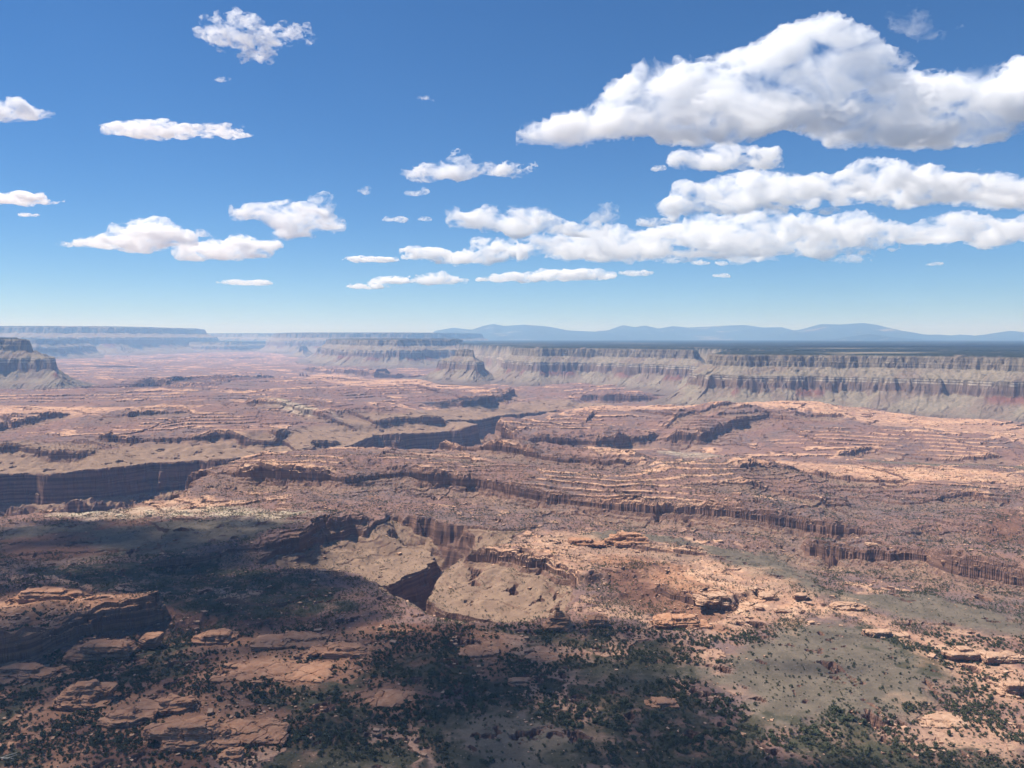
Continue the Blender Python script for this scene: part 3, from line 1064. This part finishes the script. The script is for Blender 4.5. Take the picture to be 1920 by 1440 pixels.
make_cloud([(1070, 466, 70, 13), (1170, 456, 100, 20), (1290, 452, 110, 23), (1430, 446, 110, 24), (1560, 448, 120, 22), (1690, 442, 120, 22), (1820, 440, 110, 23), (1930, 436, 90, 20), (1250, 474, 180, 7)],
           "longest thin cloud bank, lowest of the white bands at the right edge", 19, vox=2.4, rough=0.97)
make_cloud([(905, 416, 55, 20), (980, 418, 70, 22), (1060, 430, 60, 12)], "white cloud just above the left part of the longest cloud bank", 24, rough=0.97)
make_cloud([(1130, 412, 36, 14)], "faint ragged wisp above the longest cloud bank", 27, optical=2.2, rough=1.23)
make_cloud([(1222, 418, 26, 9)], "short white puff between the faint wisp and the long white cloud bank", 28, optical=4, rough=0.97)
make_cloud([(815, 325, 48, 18), (860, 318, 42, 24), (925, 326, 60, 14)], "single bright cloud high in the middle of the sky", 31, rough=1.04)
make_cloud([(778, 362, 22, 6)], "thin grey shred under the single bright cloud", 33, optical=1.8, rough=1.23)
make_cloud([(560, 415, 80, 24), (608, 388, 30, 20), (490, 405, 38, 12), (550, 438, 55, 11)], "ragged tilted cloud with a raised right end", 36, rough=1.16, optical=5)
make_cloud([(415, 474, 72, 15), (470, 463, 45, 11)], "flat cloud below and left of the ragged tilted cloud", 41, rough=0.97)
make_cloud([(230, 456, 88, 13), (280, 436, 58, 20), (320, 445, 40, 11)], "flat cloud with one hump, leftmost of the low trio", 45, rough=1.04)
make_cloud([(383, 438, 18, 6)], "tiny shred between the low trio of clouds", 46, optical=2, rough=1.10)
make_cloud([(30, 214, 58, 17), (-40, 212, 70, 22)], "smooth lens cloud cut off by the left edge of the sky", 50, rough=0.66)
make_cloud([(285, 247, 78, 14), (380, 248, 80, 5)], "lens shaped cloud with a long thin tail", 54, rough=0.72, optical=5)
make_cloud([(415, 66, 38, 22), (470, 78, 42, 16), (455, 42, 40, 9), (530, 70, 42, 6), (470, 103, 28, 7)], "torn wispy cloud with holes at the top of the sky", 58, rough=1.73, optical=2.6, wisp=.8, vox=1.9)
make_cloud([(416, 150, 14, 6)], "tiny puff under the torn wispy cloud", 60, optical=2.5, rough=0.55, vox=1.6)
make_cloud([(798, 184, 15, 6)], "tiny lone puff in the clear upper middle of the sky", 61, optical=1.8, rough=1.23, vox=1.6)
make_cloud([(684, 360, 11, 6)], "tiny round puff left of the single bright cloud", 62, optical=2.5, rough=0.85, vox=1.6)
make_cloud([(20, 375, 72, 9)], "thin flat cloud at the left edge, beneath the smooth lens cloud", 64, rough=0.72)
make_cloud([(50, 404, 20, 3)], "sliver of cloud under the thin flat cloud at the edge", 65, optical=3, rough=0.72, vox=1.8)
make_cloud([(815, 478, 42, 11), (880, 484, 80, 12), (930, 470, 42, 14)], "low lumpy cloud under the left end of the longest bank", 68, rough=1.10)
make_cloud([(695, 487, 46, 5)], "thin streak of cloud left of the low lumpy cloud", 70, rough=0.72, vox=1.8)
make_cloud([(685, 538, 38, 5), (735, 527, 42, 7)], "small slanting cloud near the horizon over the valley gap", 72, rough=0.85, vox=1.8)
make_cloud([(832, 525, 48, 10)], "small flat cloud near the horizon above the butte", 74, rough=0.85, vox=1.8)
make_cloud([(960, 524, 55, 7), (1030, 517, 50, 11), (1090, 518, 55, 9)], "long low cloud near the horizon above the mountains", 76, rough=0.85, vox=1.8)
make_cloud([(1190, 514, 32, 5)], "faint short streak right of the long low cloud", 78, optical=3, rough=0.85, vox=1.8)
make_cloud([(1312, 493, 15, 5)], "left one of the two dots of cloud under the longest bank", 80, optical=4, rough=0.72, vox=1.8)
make_cloud([(1350, 494, 13, 5)], "right one of the two dots of cloud under the longest bank", 81, optical=5, rough=0.72, vox=1.8)
make_cloud([(1354, 518, 15, 4)], "lowest dot of cloud above the mountain chain", 82, optical=4, rough=0.72, vox=1.8)
make_cloud([(470, 532, 45, 5)], "thin pale cloud low over the left of the valley", 84, optical=3.5, rough=0.72, vox=1.8)
make_cloud([(742, 412, 22, 5)], "small streak left of the white cloud in mid sky", 86, optical=2.5, rough=0.97, vox=1.8)
make_cloud([(797, 411, 11, 4)], "small dot right beside the small streak in mid sky", 87, optical=2.5, rough=0.97, vox=1.8)
make_cloud([(1735, 55, 34, 22)], "torn grey wisp above the right shoulder of the largest cloud", 89, optical=1.2, rough=1.60, wisp=.8, vox=1.9)
make_cloud([(1694, 116, 17, 11)], "small grey wisp touching the dome of the largest cloud", 90, optical=1.3, rough=1.35, wisp=.8, vox=1.9)
make_cloud([(1233, 317, 13, 5)], "tiny puff left of the small flat based cloud", 91, optical=3, rough=0.85, vox=1.8)
make_cloud([(1755, 496, 16, 3)], "tiny dim fleck of cloud low at the far right", 92, optical=2, rough=0.85, vox=1.8)

make_overhead_cloud([(60, 1008, 420, 150), (310, 1030, 250, 165), (120, 1090, 420, 150), (440, 1090, 160, 110), (630, 1130, 90, 65), (-300, 1050, 400, 250), (560, 1160, 170, 60)],
                    "broad cloud overhead, shading the slope left of the side canyon", 101, optical=7.0)
make_overhead_cloud([(300, 1290, 420, 170), (700, 1300, 260, 160), (1010, 1290, 150, 120), (760, 1215, 230, 70), (1130, 1330, 130, 90), (1140, 1195, 70, 45), (500, 1420, 500, 120), (1110, 1430, 200, 55), (-200, 1250, 300, 200)],
                    "broad cloud overhead, shading the wooded near slope", 104, optical=4.4)
make_overhead_cloud([(1500, 1246, 95, 24), (1570, 1188, 40, 16)], "thin cloud overhead, dimming part of the sage flat", 107, th=40, optical=2.2, vs=12)
make_overhead_cloud([(1650, 1440, 240, 48), (1900, 1425, 150, 40)], "cloud overhead, shading the near right corner of the land", 109, th=60, optical=2.6, vs=14)
print("clouds", time.time() - T0)

# ------------------------------------------------------------------ plants
def height_at(x, y):
    """Height of the built ground sheet (interpolated from its own mesh)."""
    ys, us, Z = GRID
    u = x / y
    fi = np.interp(y, ys, np.arange(len(ys)))
    fj = np.interp(u, us, np.arange(len(us)))
    i = np.clip(fi.astype(int), 0, len(ys) - 2)
    j = np.clip(fj.astype(int), 0, len(us) - 2)
    a, b = (fi - i), (fj - j)
    return (Z[i, j] * (1 - a) + Z[i + 1, j] * a) * (1 - b) + (Z[i, j + 1] * (1 - a) + Z[i + 1, j + 1] * a) * b


def foliage_material():
    m, nt = new_mat("juniper_foliage")
    k = NT(nt)
    oi = k.n("ShaderNodeObjectInfo")
    geo = k.n("ShaderNodeNewGeometry")
    rnd = geo.outputs["Random Per Island"]
    n = k.noise(geo.outputs["Position"], .06, 3)
    c = k.mix(k.step(rnd, 0, 1), rgb(.030, .040, .021), rgb(.095, .100, .052))
    c = k.mix(k.step(n, .4, .65), c, rgb(.085, .085, .045))
    b = k.bsdf(c, .9)
    return m


MAT_LEAF = foliage_material()


def shrub_mesh(seed, clumps, leaves, core=True):
    """A rounded evergreen of many small leaf sprays round a few limbs, about 1 m in radius, standing on z = 0."""
    rs = np.random.RandomState(seed)
    V, Fc = [], []

    def tri(a, b, c):
        V.extend([a, b, c])
        Fc.append((len(V) - 3, len(V) - 2, len(V) - 1))
    for i in range(clumps):
        a = rs.uniform(0, 6.283)
        rr = rs.uniform(.15, .72) if i else 0
        cz = rs.uniform(.35, 1.25) * (1 - .25 * rr)
        c = np.array([math.cos(a) * rr, math.sin(a) * rr, cz])
        rad = rs.uniform(.28, .50)
        for j in range(leaves):
            d = rs.normal(size=3)
            d /= np.linalg.norm(d)
            p = c + d * rad * rs.uniform(.55, 1.05) * (1, 1, .85)
            t = np.cross(d, rs.normal(size=3))
            t /= np.linalg.norm(t)
            q = np.cross(d, t)
            w = rad * rs.uniform(.35, .75)
            tri(p + t * w, p - t * w * .5 + q * w * .8, p - t * w * .5 - q * w * .8 + d * w * .4)
        # short limb to the clump
        b = np.array([0, 0, -.15])
        side = np.cross(c - b, (.3, .2, 1.0))
        side = side / (np.linalg.norm(side) + 1e-6) * .05
        tri(b + side, b - side, c)
    return np.array(V, F32), np.array(Fc, np.int32)


def shrub_density(x, y):
    x, y = x.astype(F32), y.astype(F32)
    n = fbm(x, y, 60, 3, 201)
    d = np.full(x.shape, .032, F32)
    for P, v in DENSE:
        s = box_sel(x, y, P, 60)
        sd = poly_sd(x[s], y[s], P)
        d[s] = np.maximum(d[s], v * sstep(18, -18, sd + 30 * n[s]))
    sg = zone(x, y, SAGE, 15, n)
    br = zone(x, y, BARE, 15, n)
    d *= 1 - .7 * zone(x, y, [BENCH], 15, n)
    d *= (1 - .86 * sg) * (1 - .72 * br)
    d *= np.clip(.75 + 1.15 * n, .2, 2.2)
    return d, sg, br


def make_shrubs():
    rs = np.random.RandomState(77)
    y0, y1, U = 640.0, 2450.0, .72
    area = U * (y1 ** 2 - y0 ** 2)
    N = int(area * .12)
    y = np.sqrt(rs.uniform(y0 ** 2, y1 ** 2, N))
    u = rs.uniform(-U, U, N)
    x = u * y
    d, sg, br = shrub_density(x, y)
    fade = np.interp(y, [900, 1500, 2450], [1, .6, .15])
    keep = rs.uniform(0, .12, N) < d * fade * 3.0
    x, y, sg, br = x[keep], y[keep], sg[keep], br[keep]
    e = 3.0
    z = height_at(x, y)
    slope = np.hypot(height_at(x + e, y) - z, height_at(x, y + e) - z) / e
    z = np.minimum(z, np.minimum(height_at(x, y - 1.5), height_at(x + 1.5, y)))
    size = np.clip(np.exp(rs.normal(.40, .45, len(x))), .5, 3.4) * np.where(sg > .5, .85, 1) * np.interp(y, [700, 1500], [1.0, .9])
    ok = (slope < .9) & (z > -75)
    x, y, z, size, sg, br = x[ok], y[ok], z[ok], size[ok], sg[ok], br[ok]
    # the ones that show largest are individuals
    vis = (np.abs(x / y) < .655) & (y * .545 > 404 - z)
    app = np.where(vis, size / np.hypot(x, y), 0)
    order = np.argsort(-app)
    big, rest = order[:298], order[298:]
    variants = []
    for k in range(7):
        V, Fc = shrub_mesh(300 + k, 13, 26)
        me = bpy.data.meshes.new("juniper_shrub")
        me.from_pydata(V.tolist(), [], Fc.tolist())
        me.materials.append(MAT_LEAF)
        variants.append(me)
    spots = {}

    def ordinal(n):
        w = "nearest second third fourth fifth sixth seventh eighth ninth tenth eleventh twelfth thirteenth fourteenth fifteenth sixteenth seventeenth eighteenth nineteenth twentieth".split()
        tens = {2: "twenty", 3: "thirty", 4: "forty", 5: "fifty"}
        name = w[n] if n < 20 else tens[min((n + 1) // 10, 5)] + "-" + ("first " + " ".join(w[1:9])).split()[max((n + 1) % 10 - 1, 0)]
        if n >= 20 and (n + 1) % 10 == 0:
            name = {3: "thirtieth", 4: "fortieth", 5: "fiftieth"}.get((n + 1) // 10, "sixtieth")
        return name if n == 0 else name + " nearest"
    for i in big:
        o = bpy.data.objects.new("juniper_shrub", variants[rs.randint(7)])
        COL.objects.link(o)
        o.location = (x[i], y[i], z[i])
        s = size[i]
        o.scale = (s * rs.uniform(.9, 1.2), s * rs.uniform(.9, 1.2), s * rs.uniform(.85, 1.3))
        o.rotation_euler = (0, 0, rs.uniform(0, 6.28))
        where = "on the open grey sage flat" if sg[i] > .5 else ("rooted on bare orange slickrock" if br[i] > .5 else
                ("in the brush of the right half of the near slope" if x[i] > 0 else "in the brush of the left half of the near slope"))
        best = min(ROCKS, key=lambda q: (q[0] - x[i]) ** 2 + ((q[1] - y[i]) * .8) ** 2)
        ax, ay = x[i] - best[0], y[i] - best[1]
        side = ("right of" if ax > 0 else "left of") if abs(ax) > abs(ay) * .8 else ("behind" if ay > 0 else "in front of")
        spots.setdefault((side, best[2]), []).append((math.hypot(ax, ay), o, where))
    for (side, rock), lst in spots.items():
        lst.sort(key=lambda q: q[0])
        for n, (_, o, where) in enumerate(lst):
            tag(o, "dark green juniper shrub, %s %s %s" % (ordinal(n), side, rock), "shrub", "juniper shrubs " + where)
    near = [shrub_mesh(400 + k, 8, 11) for k in range(5)]
    far = [shrub_mesh(500 + k, 5, 4) for k in range(5)]
    VV, FF, off = [], [], 0
    for i in rest:
        V, Fc = (near if y[i] < 1050 else far)[rs.randint(5)]
        a = rs.uniform(0, 6.28)
        ca, sa = math.cos(a) * size[i], math.sin(a) * size[i]
        W = np.empty_like(V)
        W[:, 0] = V[:, 0] * ca - V[:, 1] * sa + x[i]
        W[:, 1] = V[:, 0] * sa + V[:, 1] * ca + y[i]
        W[:, 2] = V[:, 2] * size[i] * 1.05 + z[i]
        VV.append(W)
        FF.append(Fc + off)
        off += len(V)
    ob = build_mesh("scrub", np.concatenate(VV), np.concatenate(FF), MAT_LEAF)
    tag(ob, "dark green scrub of junipers scattered thickly over the near land", "scrub", kind="stuff")
    print("shrubs", len(big), len(rest), off)


# ------------------------------------------------------------------ rocks
def rock_material(name, c1, c2):
    m, nt = new_mat(name)
    k = NT(nt)
    geo = k.n("ShaderNodeNewGeometry")
    P = geo.outputs["Position"]
    sep = k.n("ShaderNodeSeparateXYZ")
    nt.links.new(geo.outputs["Normal"], sep.inputs[0])
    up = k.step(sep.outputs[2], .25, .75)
    n1 = k.noise(P, .12, 5, .6)
    n2 = k.noise(P, .8, 5, .65)
    strata = k.noise(k.scaled(P, (.03, .03, .9)), 1.0, 4, .6)
    top = k.mix(k.step(n1, .38, .64), c1, c2)
    top = k.mix(k.step(n2, .52, .74), top, rgb(.30, .18, .12))
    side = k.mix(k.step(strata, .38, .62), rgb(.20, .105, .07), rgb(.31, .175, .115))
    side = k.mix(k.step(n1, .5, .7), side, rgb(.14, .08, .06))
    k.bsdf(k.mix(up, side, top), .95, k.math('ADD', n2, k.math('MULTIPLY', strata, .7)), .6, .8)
    return m


MAT_ROCK = rock_material("pale_slickrock", rgb(.40, .235, .150), rgb(.50, .32, .215))
MAT_ROCK_RED = rock_material("red_slickrock", rgb(.37, .18, .10), rgb(.46, .25, .15))
ROCKS = []                      # places of the outcrops and how to speak of them
SHORT = {11: 'the stack with the balanced cap', 12: 'the low orange slab', 13: 'the broad dome of cracked ledges', 14: 'the smooth orange whaleback', 15: 'the cliff block at the left edge', 16: 'the overhanging orange cliff block', 17: 'the rounded end knob of the cliff', 18: 'the flat slabs on the cliff top', 19: 'the small cap slab on the cliff', 20: "the ledge knob at the hollow's head",
         21: 'the wide flat slickrock sheet', 22: 'the low slickrock hump', 23: 'the pale bald ringed by brush', 24: 'the round slickrock bald', 25: 'the thin orange slickrock pan', 26: 'the small sunken orange ledge', 27: 'the stepped rock tower', 28: 'the squat flat capped rock', 29: 'the bright overhanging ledge', 30: 'the orange rim ledge', 31: 'the mushroom like boulder', 32: 'the second flat capped boulder', 33: 'the lone boulder on the slope', 34: 'the big dark boulder', 35: 'the pair of fused boulders', 36: 'the red standing rock', 37: 'the orange boulder pair', 38: 'the tilted orange block', 39: 'the bright low slab', 40: 'the broken stack of slabs', 41: 'the small red block', 42: 'the crumbly rock cluster', 43: 'the low rusty rock patch', 44: "the long ledge of the tree row", 45: "the pale slab of the ridge",
         46: "the tumbled rim ledge", 47: "the jagged pink ledge", 48: "the cracked orange block", 49: "the cracked brown ledge", 50: "the pinkish slickrock tongue"}


def make_rock(name, px, py_, slabs, label, seed, vs=.55, cat=None, rough=.55, group=None, sink=2.0):
    """Weathered sandstone: rounded slabs (offset x, y, z of the centre and half sizes, in metres) fused, bedded and cracked."""
    gx, gy = at(px, py_, 0)
    gx, gy = at(px, py_, float(height_at(np.array([gx]), np.array([gy]))[0]))
    gz = float(height_at(np.array([gx]), np.array([gy]))[0])
    ROCKS.append((gx, gy, SHORT[seed]))
    S = np.array(slabs, float)
    c = S[:, :3] + (gx, gy, gz - sink)
    r = S[:, 3:6]
    f, lo, rmin, (X, Y, Z) = puff_field(c, r, vs, seed, rough=rough, wisp=.15, flat=1.0, power=5.5, lamf=2.4, pad=.8, octs=5)
    bed = np.abs(((Z - gz) / (rmin * 1.3) + 100) % 1.0 - .5)
    f -= (F32(.26) * np.clip((bed - .40) / .10, 0, 1)).astype(F32)[None, None, :]
    ang = (seed * 37 % 180) * math.pi / 180
    wob = vnoise3(X / 12, Y / 12, Z / 6, seed + 900) * F32(.30) + vnoise3(X / 3.5, Y / 3.5, Z / 3, seed + 901) * F32(.06)
    for q, wid in ((ang, 17.0 + seed % 9), (ang + 1.2, 27.0 + seed % 7)):
        g = ((X * math.cos(q))[:, None, None] + (Y * math.sin(q))[None, :, None]).astype(F32) / F32(wid) + wob
        g = np.abs(g - np.floor(g) - F32(.5))
        f -= F32(.32) * np.clip((g - F32(.465)) / F32(.035), 0, 1)
    V, Q = surface_nets(f, lo, vs)
    org = np.array([gx, gy, gz])
    ob = build_mesh(name, V - org, Q, MAT_ROCK_RED if px < 1300 else MAT_ROCK, False)
    ob.location = org
    return tag(ob, label, cat or "rock outcrop", group)


def pile(w, d, layers, t, seed, lean=0.0):
    """Slabs stacked like pancakes, narrowing upward."""
    rs = np.random.RandomState(seed)
    out, z = [], 0
    for k in range(layers):
        q = 1 - .55 * k / max(layers, 1)
        th = t * rs.uniform(.8, 1.25)
        for _ in range(2 if k < layers - 1 else 1):
            out.append((rs.uniform(-.25, .25) * w + lean * k, rs.uniform(-.25, .25) * d, z + th, w * q * rs.uniform(.55, .8), d * q * rs.uniform(.6, .85), th))
        z += th * 1.55
    return out


make_rock("rock_outcrop", 165, 1318, pile(36, 20, 4, 3.8, 1), "stacked orange sandstone slabs with a balanced cap at lower left", 11)
make_rock("rock_outcrop", 330, 1328, pile(42, 18, 2, 4.2, 2), "low orange slab beside the stack with the balanced cap", 12)
make_rock("rock_outcrop", 370, 1390, pile(60, 22, 3, 4.6, 3), "broad orange dome of cracked ledges, nearest the lower left edge", 13, vs=.8)
make_rock("rock_outcrop", 480, 1380, [(0, 0, 2, 32, 20, 7), (-8, 4, 5, 20, 14, 5.5)], "smooth orange whaleback beside the broad dome of cracked ledges", 14)
make_rock("rock_outcrop", 30, 1212, pile(70, 24, 3, 3.6, 5), "dark sided sandstone cliff block at the left edge above the wooded hollow", 15, vs=.9)
make_rock("rock_outcrop", 185, 1172, pile(60, 22, 3, 3.8, 6), "overhanging orange cliff block right of the left edge block", 16, vs=.9)
make_rock("rock_outcrop", 278, 1152, [(0, 0, 6, 12, 10, 9), (3, 0, 14, 10, 9, 5)], "rounded end knob of the cliff above the wooded hollow", 17)
make_rock("rock_outcrop", 100, 1128, pile(60, 26, 3, 3.2, 8), "flat orange slabs on top of the cliff above the wooded hollow", 18, vs=.9)
make_rock("rock_outcrop", 210, 1132, [(0, 0, 3, 22, 14, 3.2), (2, 0, 6.5, 15, 10, 2.2)], "small cap slab on the cliff top, right of the flat orange slabs", 19)
make_rock("rock_outcrop", 405, 1200, pile(38, 22, 3, 3, 9), "orange ledge knob at the head of the wooded hollow", 20)
make_rock("rock_outcrop", 520, 1262, [(0, 0, 0, 70, 26, 5), (25, 5, 2, 40, 20, 4)], "wide flat slickrock sheet left of the dark brush", 21, vs=.9)
make_rock("rock_outcrop", 560, 1205, pile(60, 26, 2, 3, 10), "low slickrock hump under the shaded slope", 22, vs=.9)
make_rock("rock_outcrop", 735, 1312, [(0, 0, 0, 26, 18, 5), (4, 3, 2, 15, 11, 4)], "pale slickrock bald ringed by dark brush", 23)
make_rock("rock_outcrop", 895, 1222, [(0, 0, 0, 26, 16, 5), (-4, 3, 2, 15, 10, 3.6)], "round slickrock bald above the dark brush", 24)
make_rock("rock_outcrop", 1025, 1232, [(0, 0, -1, 30, 11, 4), (22, 3, -1, 26, 9, 3)], "thin orange slickrock pan right of the round bald", 25)
make_rock("rock_outcrop", 970, 1282, pile(24, 13, 2, 2.4, 14), "small ledge of orange rock sunk in dark brush", 26)
make_rock("hoodoo", 1048, 1178, [(0, 0, 4, 22, 12, 5), (1, 0, 11, 15, 9, 3.4), (0, 0, 17, 12, 8, 3), (-1, 0, 23, 7, 6, 3.2), (-2, 0, 29, 3.6, 3.6, 4)], "stepped rock tower with a small knob on top, at the canyon brink", 27, cat="hoodoo")
make_rock("hoodoo", 1118, 1172, [(0, 0, 4, 16, 10, 4), (3, 0, 10, 12, 8, 3.6), (1, 0, 15, 6, 5, 2.4)], "squat flat capped rock right of the stepped tower", 28, cat="hoodoo")
make_rock("rock_outcrop", 1262, 1172, [(-14, 0, 7, 14, 12, 9), (6, 0, 5, 26, 14, 7), (34, -4, 2, 18, 12, 6), (0, 4, 13, 22, 12, 4)], "bright orange overhanging ledge with a shadowed lip", 29, vs=.75)
make_rock("rock_outcrop", 1330, 1130, pile(34, 18, 2, 4, 17), "orange rim ledge behind the overhanging ledge", 30)
make_rock("rock_outcrop", 1440, 1122, [(0, 0, 3, 14, 9, 5), (0, 0, 8, 15, 10, 2.6)], "mushroom like boulder with a pale flat cap", 31)
make_rock("rock_outcrop", 1500, 1122, [(0, 0, 3, 9, 7, 4), (2, 0, 9, 12, 8, 2.4), (12, 4, 2, 8, 6, 3)], "second flat capped boulder, right of the mushroom like one", 32)
make_rock("boulder", 1355, 1140, [(0, 0, 3, 5, 5, 4), (0, 0, 8, 3.6, 3.6, 3)], "lone rounded boulder on the pale slope", 33, cat="boulder", vs=.5)
make_rock("boulder", 1422, 1142, [(0, 0, 3, 7, 6, 5)], "big dark boulder below the mushroom like boulder", 34, cat="boulder", vs=.5)
make_rock("boulder", 1462, 1148, [(0, 0, 3, 9, 7, 4), (10, 0, 2, 6, 5, 3)], "pair of fused boulders below the second flat capped boulder", 35, cat="boulder", vs=.5)
make_rock("hoodoo", 1635, 1052, [(0, 0, 5, 7, 6, 6), (0, 0, 12, 10, 8, 2.6)], "red standing rock with a cap, under the dark cliff band", 36, cat="hoodoo")
make_rock("boulder", 1555, 1050, [(0, 0, 3, 12, 8, 4), (-16, 3, 2, 6, 5, 3)], "orange boulder pair in the sage beneath the dark cliff band", 37, cat="boulder")
make_rock("rock_outcrop", 1875, 1240, [(0, 0, 3, 24, 12, 6), (-6, 0, 7, 16, 9, 3)], "tilted orange block on the slickrock ridge at right", 38)
make_rock("rock_outcrop", 1765, 1352, [(0, 0, 0, 26, 14, 4), (6, 2, 3, 15, 9, 3)], "bright low slab in the brush at lower right", 39)
make_rock("rock_outcrop", 1800, 1235, pile(30, 14, 3, 3, 24), "broken stack of slabs where the slickrock ridge steps up", 40)
make_rock("rock_outcrop", 1655, 1192, pile(34, 14, 2, 3, 31), "long orange ledge along the tree row of the slickrock ridge", 44)
make_rock("rock_outcrop", 1590, 1140, pile(30, 14, 2, 2.6, 32), "pale slab at the top end of the slickrock ridge", 45)
make_rock("rock_outcrop", 1180, 1022, pile(50, 22, 3, 4, 33), "tumbled orange ledge on the rim above the red slope", 46)
make_rock("rock_outcrop", 1100, 1020, pile(44, 20, 2, 4, 34), "jagged pink ledge left of the tumbled rim ledge", 47)
make_rock("rock_outcrop", 1905, 1300, pile(26, 14, 3, 3, 35), "cracked orange block at the right edge below the ridge", 48)
make_rock("rock_outcrop", 240, 1352, pile(36, 18, 3, 2.6, 36), "cracked brown ledge between the balanced cap stack and the dome", 49)
make_rock("rock_outcrop", 640, 1222, pile(52, 18, 2, 2.6, 37), "long pinkish slickrock tongue running into the brush", 50)
make_rock("rock_outcrop", 15, 1395, pile(16, 10, 2, 2.6, 25), "small red block above the bleached log", 41)
make_rock("rock_outcrop", 440, 1420, pile(16, 10, 3, 2.2, 26), "crumbly rock cluster at the bottom edge, below the whaleback", 42)
make_rock("rock_outcrop", 1235, 1322, pile(22, 12, 2, 1.8, 27), "low rusty rock patch between brush and sage flat", 43)


def make_rubble():
    """Broken blocks strewn below the ledges and over the slickrock."""
    rs = np.random.RandomState(5)
    y0, y1, U = 640.0, 2300.0, .72
    N = 240000
    y = np.sqrt(rs.uniform(y0 ** 2, y1 ** 2, N))
    x = rs.uniform(-U, U, N) * y
    z = height_at(x, y)
    e = 4.0
    drop = np.abs(height_at(x, y + e) - z) + np.abs(height_at(x + e, y) - z)
    xf, yf = x.astype(F32), y.astype(F32)
    br = zone(xf, yf, BARE, 26, fbm(xf, yf, 46, 3, 21))
    n = fbm(xf, yf, 70, 3, 401)
    p = (.012 + .16 * br * sstep(-.1, .5, n) + .30 * sstep(1.2, 3.0, drop) + .05 * sstep(.2, .6, n)) * np.interp(y, [700, 1300, 2300], [1.0, .8, .35])
    p = p * (1 - .93 * zone(xf, yf, SAGE, 22, n)) * (1 - .85 * zone(xf, yf, [BENCH], 15, n))
    k = rs.uniform(0, 1, N) < p
    x, y, z = x[k], y[k], z[k]
    size = np.exp(rs.normal(.12, .5, len(x)))
    base = []
    for q in range(9):                      # angular blocks: cubes with cut and shaken corners
        c = np.array([(a, b, d) for a in (-1, 1) for b in (-1, 1) for d in (-1, 1)], float)
        c = c * rs.uniform(.65, 1.0, (8, 3)) * (1.0, rs.uniform(.6, 1), rs.uniform(.3, .75))
        base.append(c)
    Fq = np.array([(0, 1, 3, 2), (4, 6, 7, 5), (0, 4, 5, 1), (2, 3, 7, 6), (0, 2, 6, 4), (1, 5, 7, 3)], np.int32)
    VV = np.empty((len(x) * 8, 3), F32)
    for i in range(len(x)):
        c = base[rs.randint(9)] * size[i]
        a = rs.uniform(0, 6.28)
        ca, sa = math.cos(a), math.sin(a)
        VV[i * 8:i * 8 + 8, 0] = c[:, 0] * ca - c[:, 1] * sa + x[i]
        VV[i * 8:i * 8 + 8, 1] = c[:, 0] * sa + c[:, 1] * ca + y[i]
        VV[i * 8:i * 8 + 8, 2] = c[:, 2] + z[i] + .12 * size[i] + c[:, 0] * rs.uniform(-.2, .2)
    Fc = (np.arange(len(x), dtype=np.int32)[:, None, None] * 8 + Fq[None]).reshape(-1, 4)
    ob = build_mesh("rubble", VV, Fc, MAT_ROCK)
    tag(ob, "broken orange sandstone blocks strewn over slickrock and below ledges", "rubble", kind="stuff")
    print("rubble", len(x))


def make_log():
    m, nt = new_mat("bleached_wood")
    k = NT(nt)
    geo = k.n("ShaderNodeNewGeometry")
    k.bsdf(k.mix(k.noise(geo.outputs["Position"], 2.0, 4), rgb(.50, .44, .36), rgb(.68, .62, .52)), .9)
    gx, gy = at(8, 1418, 0)
    gz = float(height_at(np.array([gx]), np.array([gy]))[0])
    V, Fc = [], []

    def limb(p, q, r0, r1, bend):
        p, q = np.array(p, float), np.array(q, float)
        n0 = len(V)
        for i in range(9):
            t = i / 8
            c = p + (q - p) * t + np.array([0, 0, 1]) * bend * math.sin(t * 3.14) + np.array([0, 1, 0]) * .25 * math.sin(t * 9)
            rr = r0 + (r1 - r0) * t
            for j in range(8):
                a = j * .7854
                V.append(c + rr * np.array([.1 * math.cos(a), math.cos(a), math.sin(a)]))
        for i in range(8):
            for j in range(8):
                a, b = n0 + i * 8 + j, n0 + i * 8 + (j + 1) % 8
                Fc.append((a, b, b + 8, a + 8))
    limb((-12, 0, .7), (13, -3, 1.6), .75, .35, .5)
    limb((-2, 0, 1.2), (9, 5, 3.4), .4, .15, .4)
    limb((4, -1.4, 1.4), (12, 2, 3.0), .3, .1, .3)
    limb((-6, 0, 1.0), (-1, -4, 2.6), .3, .1, .3)
    ob = build_mesh("fallen_log", np.array(V), np.array(Fc), m, True)
    ob.location = (gx, gy, gz)
    tag(ob, "bleached fallen log with bare limbs in the bottom left corner", "log")


make_log()
make_rubble()
make_shrubs()
print("done", time.time() - T0)
